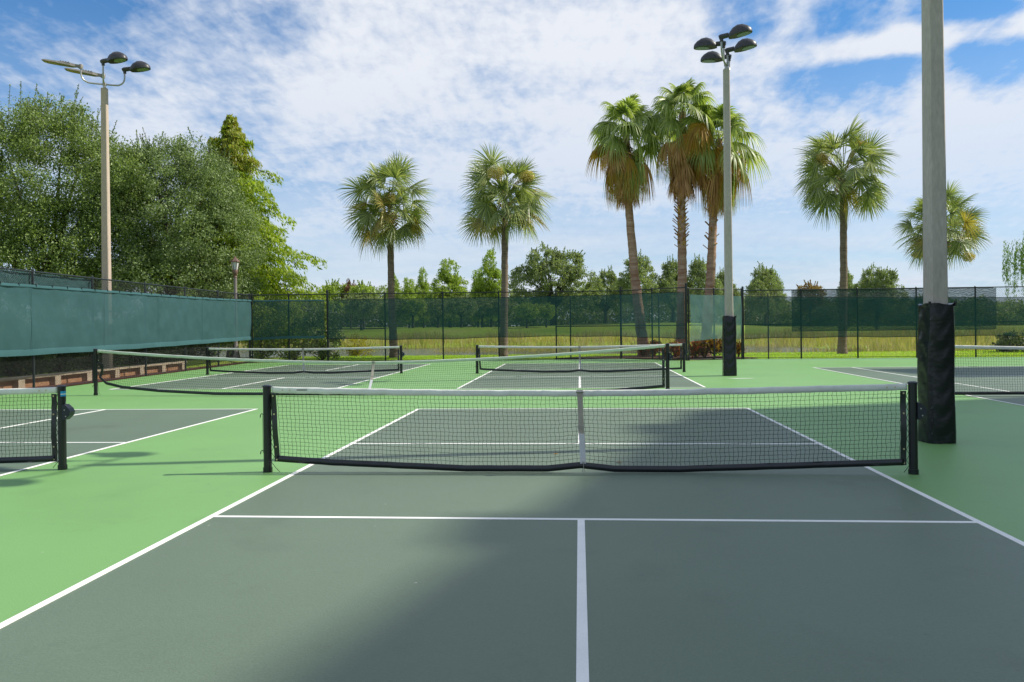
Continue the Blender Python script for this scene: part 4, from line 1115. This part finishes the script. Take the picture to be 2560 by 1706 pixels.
U['rounddark'] = (lambda: proto_round(M['oakhazed'], 94, [(0, 0, 2.8, 1.8, 1.7, 1.35), (.6, 0, 3.4, 1.3, 1.2, .9), (-.8, 0, 3.2, 1.2, 1.2, .9)], 110, 50, .45, .22, 1.6, .16, 14))
U['cone'] = (lambda: proto_round(M['bright'], 95, [(0, 0, 2.8, 2.2, 2, 2.0), (-.5, 0, 4.8, 1.7, 1.6, 1.8), (.5, 0, 5.2, 1.5, 1.5, 1.8), (0, 0, 7.2, 1.0, 1.0, 1.7), (1.2, 0, 3.4, 1.4, 1.4, 1.6)], 330, 60, .46, .22, 1.2, .2, 10))
protos = {}
far_trees = [  # kind, x, y, top height above ground, half width, label
    ('round', -44, 138, 7.6, 2.6, 'small round green tree just right of the cypress, over the fence top'),
    ('brown', -41, 138.5, 7.6, 1.9, 'small reddish brown tree over the fence, left of the leftmost sabal palm'),
    ('round', -37.5, 134, 7.2, 2.6, 'round bright tree between the reddish brown tree and the leftmost sabal palm'),
    ('rounddark', -27.5, 95, 4.6, 2.4, 'dark bushy tree behind the screen just left of the leftmost sabal trunk'),
    ('cone', -31.5, 131, 8.2, 1.7, 'narrow green tree directly behind the leftmost sabal trunk'),
    ('cone', -28.6, 130, 7.4, 1.9, 'shorter of two narrow trees right of the leftmost sabal palm'),
    ('cone', -27.0, 134.5, 9.1, 1.7, 'taller of two narrow trees right of the leftmost sabal palm'),
    ('cone', -20.1, 120, 9.4, 3.3, 'broad bright conical tree midway between the two left sabal palms'),
    ('cone', -16.9, 130, 8.6, 1.9, 'slender bright conical tree left of the tallest conical tree'),
    ('cone', -14.2, 125.5, 11.0, 2.6, 'tallest conical tree, just left of the sabal palm with two flower clusters'),
    ('rounddark', -25.4, 104.5, 3.9, 1.9, 'small dark tree behind the screen, first of the row right of the leftmost sabal trunk'),
    ('round', -22.9, 104.8, 4.1, 2.1, 'small light green tree behind the screen, second of the row right of the leftmost palm'),
    ('rounddark', -20.3, 110, 4.0, 2.2, 'small dark tree behind the screen, third of the row right of the leftmost sabal trunk'),
    ('rounddark', -16.2, 105.3, 4.1, 2.2, 'small dark tree behind the screen, fourth of the row between the left sabal palms'),
    ('rounddark', -13.9, 110.5, 4.0, 2.2, 'small dark tree behind the screen, fifth of the row between the two left sabal trunks'),
    ('rounddark', -11.2, 110.7, 4.0, 2.2, 'small dark tree behind the screen, just left of the trunk of the second sabal palm'),
    ('round', -6.9, 101, 3.1, 1.6, 'smallest tree behind the screen, just right of the trunk of the second sabal palm'),
    ('round', -4.4, 103, 2.9, 1.5, 'small green tree behind the screen under the great grey green oak'),
    ('oakbig', -3.9, 116.4, 10.8, 6.6, 'great grey green oak between the flowering sabal palm and the fan palms'),
    ('oakmid', 4.1, 122, 7.8, 3.6, 'oak left of the left fan palm trunk, over the fence top'),
    ('oakmid', 8.4, 112.2, 8.9, 4.4, 'dark oak with a forked trunk directly behind the left fan palm trunk'),
    ('oakmid', 13.5, 112.8, 8.3, 3.3, 'oak between the left and the middle fan palm trunks'),
    ('oakmid', 17.5, 113.1, 8.6, 3.3, 'oak between the middle and the right fan palm trunks'),
    ('oakmid', 21.8, 118.5, 7.5, 2.6, 'oak just left of the slim padded pole'),
    ('oakbig', 26.8, 113.8, 8.0, 4.2, 'broad grey green oak just right of the slim padded pole'),
    ('orange', 44.2, 155, 7.6, 2.7, 'orange brown tree just left of the tall thin sabal trunk'),
    ('oakmid', 48.4, 146, 9.2, 2.6, 'green tree directly right of the tall thin sabal trunk'),
    ('oakbig', 44.6, 120.2, 8.6, 4.3, 'airy grey green oak between the thin sabal palm and the thick padded pole'),
    ('oakmid', 55, 126, 6.2, 3.0, 'low oak just left of the thick padded pole'),
]
for kind, x, y, h, hw, lb in far_trees:
    base = {'brown': 'round', 'orange': 'round'}.get(kind, kind)
    if base not in protos:
        o = protos[base] = U[base]()
        allv = np.array([c for ch in o.children if ch.name.startswith('crown') for c in ch.bound_box])
        o['_h'] = float(allv[:, 2].max()); o['_w'] = float((allv[:, 0].max() - allv[:, 0].min()) / 2)
        first = True
    else:
        o = copy_tree(protos[base]); first = False
    if kind != base:
        for ch in o.children:
            if ch.name.startswith('crown'):
                ch.data = ch.data.copy(); ch.data.materials[0] = M[kind]
    sh, sw = h / protos[base]['_h'], hw / protos[base]['_w']
    o.location = (x, y, float(tz(x, y)) - .05); o.scale = (sw * 1.2, sw * 1.2, sh * 1.2)
    o.rotation_euler = (0, 0, 0 if first else (x * 7.3) % 6.28)
    o['label'] = lb
for o in protos.values():
    del o['_h'], o['_w']
# the copies inherit the helper numbers; drop them
for o in scn.objects:
    for k in ('_h', '_w'):
        if k in o.keys(): del o[k]

# far wood that closes the view: reads as one mass
rg = np.random.RandomState(100)
nC = 4600
x = rg.uniform(-95, 150, nC); y = 165 + rg.rand(nC) * 22 + .03 * np.abs(x)
hh = 7.0 + .9 * np.sin(x * .13) + .7 * np.sin(x * .31 + 1) + .5 * np.sin(x * .83) + rg.rand(nC) * 1.3
hh = np.where(x > 42, hh * .68, hh)
C = np.stack([x, y, tz(x, y) + hh * rg.rand(nC) ** 1.05], 1)
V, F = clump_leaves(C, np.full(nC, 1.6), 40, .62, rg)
tag(link('treeline', np_mesh('treeline', V, F, M['oakhazed'])), 'far dark wood along the horizon of the golf course', 'trees', None, 'stuff')

# weeping tree at the right edge
rg = np.random.RandomState(110); root = thing('weeping_tree', 'weeping tree with hanging strands at the right edge of the photo', 'tree', (37.6, 63.5, 0))
nS = 240; az = rg.rand(nS) * 2 * PI; rr = 2.2 * np.sqrt(rg.rand(nS)); top = np.stack([rr * np.cos(az), rr * np.sin(az), 8.2 - .5 * rr + rg.randn(nS) * .5], 1)
ln_ = 1.2 + 2.6 * rg.rand(nS); k = 34; tt = rg.rand(nS, k)
P = np.repeat(top[:, None], k, 1); P[..., 2] -= tt * ln_[:, None]; P[..., 0] += (.25 * np.cos(az))[:, None] * np.sqrt(tt); P = P.reshape(-1, 3) + rg.randn(nS * k, 3) * .05
D = unit(np.array([0, 0, -1]) + rg.randn(len(P), 3) * .35); s = .22 * (.6 + .7 * rg.rand(len(P)))
link('crown', np_mesh('crown', *leaf_cards(P, D, unit(rg.randn(len(P), 3)), s, s * .25), M['willow']), root)
limbs((0, 0, 0), 4.2, [(-1.2, 0, 7.6), (1, .4, 7.8), (0, -.8, 8.0), (-.6, .9, 7.5)], .2, rg).build('trunk', M['bark'], root, smooth=60)

# ------------------------------------------------------------------ grasses
rg = np.random.RandomState(120)
def blades(n, fx, fy, hfun, w, lean=.25):
    x = fx(n); y = fy(n); z = tz(x, y); h = hfun(x, y, n)
    B = np.stack([x, y, z - .03], 1); a = rg.rand(n) * PI; S = np.stack([np.cos(a), np.sin(a), 0 * a], 1) * (w * (.6 + .8 * rg.rand(n)))[:, None]
    T = B + np.stack([rg.randn(n) * lean * h, rg.randn(n) * lean * h, h], 1); Mi = (B + T) / 2 + np.stack([0 * h, 0 * h, .08 * h], 1)
    V = np.stack([B - S, B + S, Mi + S * .7, T, Mi - S * .7], 1).reshape(-1, 3)
    i = np.arange(n)[:, None] * 5
    F = np.concatenate([i + np.array([[0, 1, 2, 4]]), i + np.array([[4, 2, 3, 3]])])
    return V, F
def tri_fix(V, F):
    # degenerate quads (tip) -> keep as triangles by splitting everything
    T = np.concatenate([F[:, [0, 1, 2]], F[:, [0, 2, 3]]]); T = T[(T[:, 0] != T[:, 1]) & (T[:, 1] != T[:, 2]) & (T[:, 0] != T[:, 2])]
    return V, T
# reeds: thin in front of the open water, thick on the far bank and on the right
n = 26000
def rx(n): return rg.uniform(-40, 40, n)
def ryf(n): return rg.uniform(65.5, 75, n)
parts = [blades(15000, rx, ryf, lambda x, y, n: (.55 + .6 * rg.rand(n)) * (1 + .25 * np.sin(x * .7)), .022)]
def ryn(n): return 40.3 + np.abs(rg.randn(n)) * 1.3
parts.append(blades(2600, lambda n: np.concatenate([rg.uniform(-8, -1.5, n // 2), rg.uniform(4, 26, n - n // 2)]), ryn, lambda x, y, n: .2 + .4 * rg.rand(n), .014))
parts.append(blades(9000, lambda n: rg.uniform(9, 34, n), lambda n: np.where(rg.rand(n) < .55, rg.uniform(40, 50, n), rg.uniform(57, 66, n)), lambda x, y, n: .3 + .55 * rg.rand(n), .02))
parts.append(blades(3500, lambda n: rg.uniform(-11, -1.5, n), lambda n: rg.uniform(52, 62, n), lambda x, y, n: .4 + .5 * rg.rand(n), .02))
V, F = tri_fix(*cat_vf(parts))
tag(link('reeds', np_mesh('reeds', V, F, M['reed'])), 'yellow green reeds around the pond', 'reeds', None, 'stuff')
parts = [blades(52000, lambda n: rg.uniform(-16, 24, n), lambda n: 28.6 + 11.6 * rg.rand(n) ** 1.1, lambda x, y, n: .05 + .06 * rg.rand(n), .012, .35)]
V, F = tri_fix(*cat_vf(parts))
keep = None
P0 = V[F[:, 0]]
out_court = (P0[:, 1] > 29.75) | ((P0[:, 0] > 7.3) & (P0[:, 1] > 28.5))
in_mulch = (((P0[:, 0] - 3.6) / 4.7) ** 2 + ((P0[:, 1] - 30.9) / 1.9) ** 2) < 1
tag(link('grass', np_mesh('grass', V, F[out_court & ~in_mulch], M['lawn'])), 'short bright lawn between the back fence and the pond', 'grass', None, 'stuff')

# fallen leaves on the court
def dry(label, x, y, rz, s):
    mb = MB()
    pts = [(-.05, 0, .004), (-.02, .022, .01), (.02, .018, .016), (.05, 0, .01), (.02, -.02, .012), (-.02, -.02, .006)]
    mb.add([(a * s, b * s, c + .008) for a, b, c in pts] + [(0, 0, .012)], [(6, 0, 5), (6, 5, 4), (6, 4, 3), (6, 3, 2), (6, 2, 1), (6, 1, 0)])
    o = mb.build('fallen_leaf', M['dryleaf']); o.location = (x, y, 0); o.rotation_euler = (0, 0, rz); tag(o, label, 'leaf', 'fallen leaves on the court')
dry('small dry leaf on the grey court behind the net, left of the centre strap', -.29, 1.2, .6, .8)
dry('small brown leaf on the grey court behind the net, right of the centre strap', .43, .62, 2.1, .9)

# ------------------------------------------------------------------ unseen building added on the right: roof line shaped to throw the court shade
hb = thing('shade_building', 'unseen building added to the right of the courts to cast their shade', 'building', (39.3, 13.3, 0))
HH = 34.0
def prism(poly, z0, z1, mb):
    n = len(poly)
    mb.add([(x - 39.3, y - 13.3, z0) for x, y in poly] + [(x - 39.3, y - 13.3, z1) for x, y in poly],
           [tuple(reversed(range(n))), tuple(range(n, 2 * n))] + [(i, (i + 1) % n, n + (i + 1) % n, n + i) for i in range(n)])
    return mb
A_, D_, C_, B_ = (39.3, 13.3), (25.9, -32.7), (58, -26), (73, 25.8)
prism([A_, D_, C_, B_], -.2, HH, MB()).build('wall', M['stucco'], hb)
for ux, uy, uw, ul, uh in ((36.6, 4.2, 2.4, 1.0, .22), (38.35, 10.2, 1.6, 1.2, .2), (29.0, -20.5, 2.6, 3.4, 1.1)):  # low blocks added on the roof to break up the shadow edge
    prism([(ux, uy), (ux + uw, uy), (ux + uw, uy + ul), (ux, uy + ul)], HH + .002, HH + uh, MB()).build('roof_shade_block', M['stucco'], hb)
W_ = [(47.6, 22.0), (80, 27.5), (86, 33.5), (46.6, 26.3)]  # second unseen block added to shade a strip of the right court
prism(W_, -.2, HH, MB()).build('wall', M['stucco'], hb)
dA = (Vector(A_) - Vector(D_)); Ln = dA.length; dA /= Ln; nA = Vector((-dA.y, dA.x))
for fl in range(10):
    wb = MB()
    for i in range(15):
        a = Vector(D_) + dA * (1.2 + i * 3.1); z = 1.2 + fl * 3.25
        p = [a, a + dA * 1.9, a + dA * 1.9 + nA * .06, a + nA * .06]
        prism([(q.x, q.y) for q in p], z, z + 1.7, wb)
    wb.build('window_row', M['glass'], hb)

# ------------------------------------------------------------------ sun, sky, camera
SUN_DIR = Vector((1.1, .21, 1.0)).normalized()       # towards the sun
EL = math.asin(SUN_DIR.z); AZ = math.atan2(SUN_DIR.x, SUN_DIR.y)
sun = bpy.data.lights.new('sun', 'SUN'); sun.energy = 5.0; sun.angle = R(.53); sun.color = (1, .945, .83)
so = bpy.data.objects.new('sun', sun); COL.objects.link(so)
so.rotation_euler = (-SUN_DIR).to_track_quat('-Z', 'Y').to_euler(); so.location = (60, 10, 60)

w = bpy.data.worlds.new('World'); scn.world = w; w.use_nodes = True
t = w.node_tree; N, L = t.nodes, t.links; N.clear()
out = N.new('ShaderNodeOutputWorld'); bg = N.new('ShaderNodeBackground'); bg.inputs[1].default_value = .094
L.new(bg.outputs[0], out.inputs[0])
sky = N.new('ShaderNodeTexSky'); sky.sky_type = 'NISHITA'; sky.sun_disc = False
sky.sun_elevation = EL; sky.sun_rotation = AZ; sky.air_density = 1.0; sky.dust_density = .6; sky.ozone_density = 2.0
def math_(op, a, b=None, clamp=False):
    n = N.new('ShaderNodeMath'); n.operation = op; n.use_clamp = clamp
    for i, v in enumerate((a, b)):
        if v is None: continue
        if isinstance(v, (int, float)): n.inputs[i].default_value = v
        else: L.new(v, n.inputs[i])
    return n.outputs[0]
def maprange(v, a, b, c, d_, sm=False):
    n = N.new('ShaderNodeMapRange'); n.interpolation_type = 'SMOOTHSTEP' if sm else 'LINEAR'
    L.new(v, n.inputs[0])
    for i, q in enumerate((a, b, c, d_)): n.inputs[1 + i].default_value = q
    return n.outputs[0]
tc = N.new('ShaderNodeTexCoord'); sp = N.new('ShaderNodeSeparateXYZ'); L.new(tc.outputs['Generated'], sp.inputs[0])
zc = math_('ADD', math_('MAXIMUM', sp.outputs[2], .0), .2)
cb_ = N.new('ShaderNodeCombineXYZ'); L.new(math_('DIVIDE', sp.outputs[0], zc), cb_.inputs[0]); L.new(math_('DIVIDE', sp.outputs[1], zc), cb_.inputs[1])
def noise(scale, detail, rough, stretch=(1, 1, 1), rot=0., dist=0., off=(0, 0, 0)):
    mp = N.new('ShaderNodeMapping'); mp.inputs['Rotation'].default_value = (0, 0, rot); mp.inputs['Scale'].default_value = stretch; mp.inputs['Location'].default_value = off
    L.new(cb_.outputs[0], mp.inputs[0])
    n = N.new('ShaderNodeTexNoise'); n.inputs['Scale'].default_value = scale; n.inputs['Detail'].default_value = detail; n.inputs['Roughness'].default_value = rough; n.inputs['Distortion'].default_value = dist
    L.new(mp.outputs[0], n.inputs['Vector']); return n.outputs[0]
big_n = noise(1.3, 5, .55, off=(3.1, 1.7, 0))
wisp = noise(2.2, 8, .6, (.8, 1.7, 1), R(24), .5)
ripple = noise(17, 3, .5, (1.5, .75, 1), R(-28), .3)
fine_n = noise(42, 3, .6, (1.2, .8, 1), R(15), .3)
cov = math_('ADD', math_('ADD', math_('MULTIPLY', big_n, .42), math_('MULTIPLY', wisp, .42)), math_('ADD', math_('MULTIPLY', ripple, .25), math_('MULTIPLY', fine_n, .11)))
# broad layout of cover and clear sky, by compass direction
def spot(dx, dy, dz, inner, outer, amt):
    v = N.new('ShaderNodeVectorMath'); v.operation = 'DOT_PRODUCT'; L.new(tc.outputs['Generated'], v.inputs[0]); v.inputs[1].default_value = Vector((dx, dy, dz)).normalized()
    return math_('MULTIPLY', maprange(v.outputs['Value'], math.cos(R(outer)), math.cos(R(inner)), 0, 1, True), amt)
terms = [spot(-.58, .76, .34, 1, 11, -.13), spot(-.45, .84, .36, 1, 7, -.09), spot(.255, .924, .268, .2, 3.2, -.16), spot(.315, .912, .26, .2, 3.2, -.16), spot(.42, .87, .27, .2, 3.2, -.2),
         spot(.18, .927, .345, .5, 3, -.16), spot(.39, .86, .335, .5, 4, -.2), spot(.29, .9, .335, .5, 3, -.16), spot(-.377, .894, .244, .3, 4, -.1), spot(-.31, .88, .335, .3, 3, -.08), spot(-.10, .967, .235, 3, 17, .08), spot(.09, .963, .25, 2, 11, .09),
         spot(.45, .86, .2, 2, 8, .13), spot(.3, .935, .2, 2, 8, .1), spot(-.3, .94, .15, 3, 14, .05), spot(-.45, .87, .2, 2, 10, .05)]
band = math_('MULTIPLY', maprange(math_('ABSOLUTE', math_('SUBTRACT', sp.outputs[2], .291)), .003, .02, 1, 0, True), maprange(sp.outputs[0], .17, .3, 0, .3, True))
terms.append(band)                                         # one long streak of cirrus across the blue on the right
s = math_('SUBTRACT', cov, .0)
for q in terms: s = math_('ADD', s, q)
dens = maprange(s, .36, .78, 0, 1, True)
hz = maprange(sp.outputs[2], .0, .36, 1, 0, True)           # pale moist air towards the horizon, where the cloud texture dissolves
veil = math_('ADD', math_('MULTIPLY', hz, .86), .07)
soft = noise(1.1, 6, .55, (1, 2.4, 1), R(10), .4, (5, 2, 0))
veil = math_('MULTIPLY', veil, maprange(soft, .3, .7, .75, 1.1))
dens_h = math_('MULTIPLY', dens, math_('SUBTRACT', 1, math_('MULTIPLY', hz, .3)))
dens2 = math_('MAXIMUM', dens_h, veil, True)
tint = N.new('ShaderNodeMix'); tint.data_type = 'RGBA'; tint.blend_type = 'MULTIPLY'; tint.inputs[0].default_value = 1
L.new(sky.outputs[0], tint.inputs[6]); tint.inputs[7].default_value = (.32, .9, 1.34, 1)
cloud = N.new('ShaderNodeMix'); cloud.data_type = 'RGBA'
cloud.inputs[6].default_value = (5.9, 6.7, 8.0, 1); cloud.inputs[7].default_value = (8.0, 8.35, 9.0, 1)
L.new(dens_h, cloud.inputs[0])
fin = N.new('ShaderNodeMix'); fin.data_type = 'RGBA'
L.new(dens2, fin.inputs[0]); L.new(tint.outputs[2], fin.inputs[6]); L.new(cloud.outputs[2], fin.inputs[7])
L.new(fin.outputs[2], bg.inputs[0])

cam = bpy.data.cameras.new('camera'); co = bpy.data.objects.new('camera', cam); COL.objects.link(co); scn.camera = co
cam.sensor_width = 36; cam.lens = 2081.19 / 2560 * 36
cam.shift_y = -37.14 / 2560
cam.clip_start = .05; cam.clip_end = 4000
yaw, roll = .0806, -.0111
co.matrix_world = Matrix.Translation((.0023, -8.712, 1.5386)) @ Matrix.Rotation(yaw, 4, 'Z') @ Matrix.Rotation(PI / 2, 4, 'X') @ Matrix.Rotation(roll, 4, 'Z')

scn.view_settings.view_transform = 'Standard'; scn.view_settings.look = 'None'; scn.view_settings.exposure = 0.15; scn.view_settings.gamma = 1
scn.render.engine = 'CYCLES'
cy = scn.cycles
cy.max_bounces = 8; cy.diffuse_bounces = 3; cy.glossy_bounces = 3; cy.transmission_bounces = 4; cy.transparent_max_bounces = 24
cy.use_denoising = True
cy.sample_clamp_indirect = 6
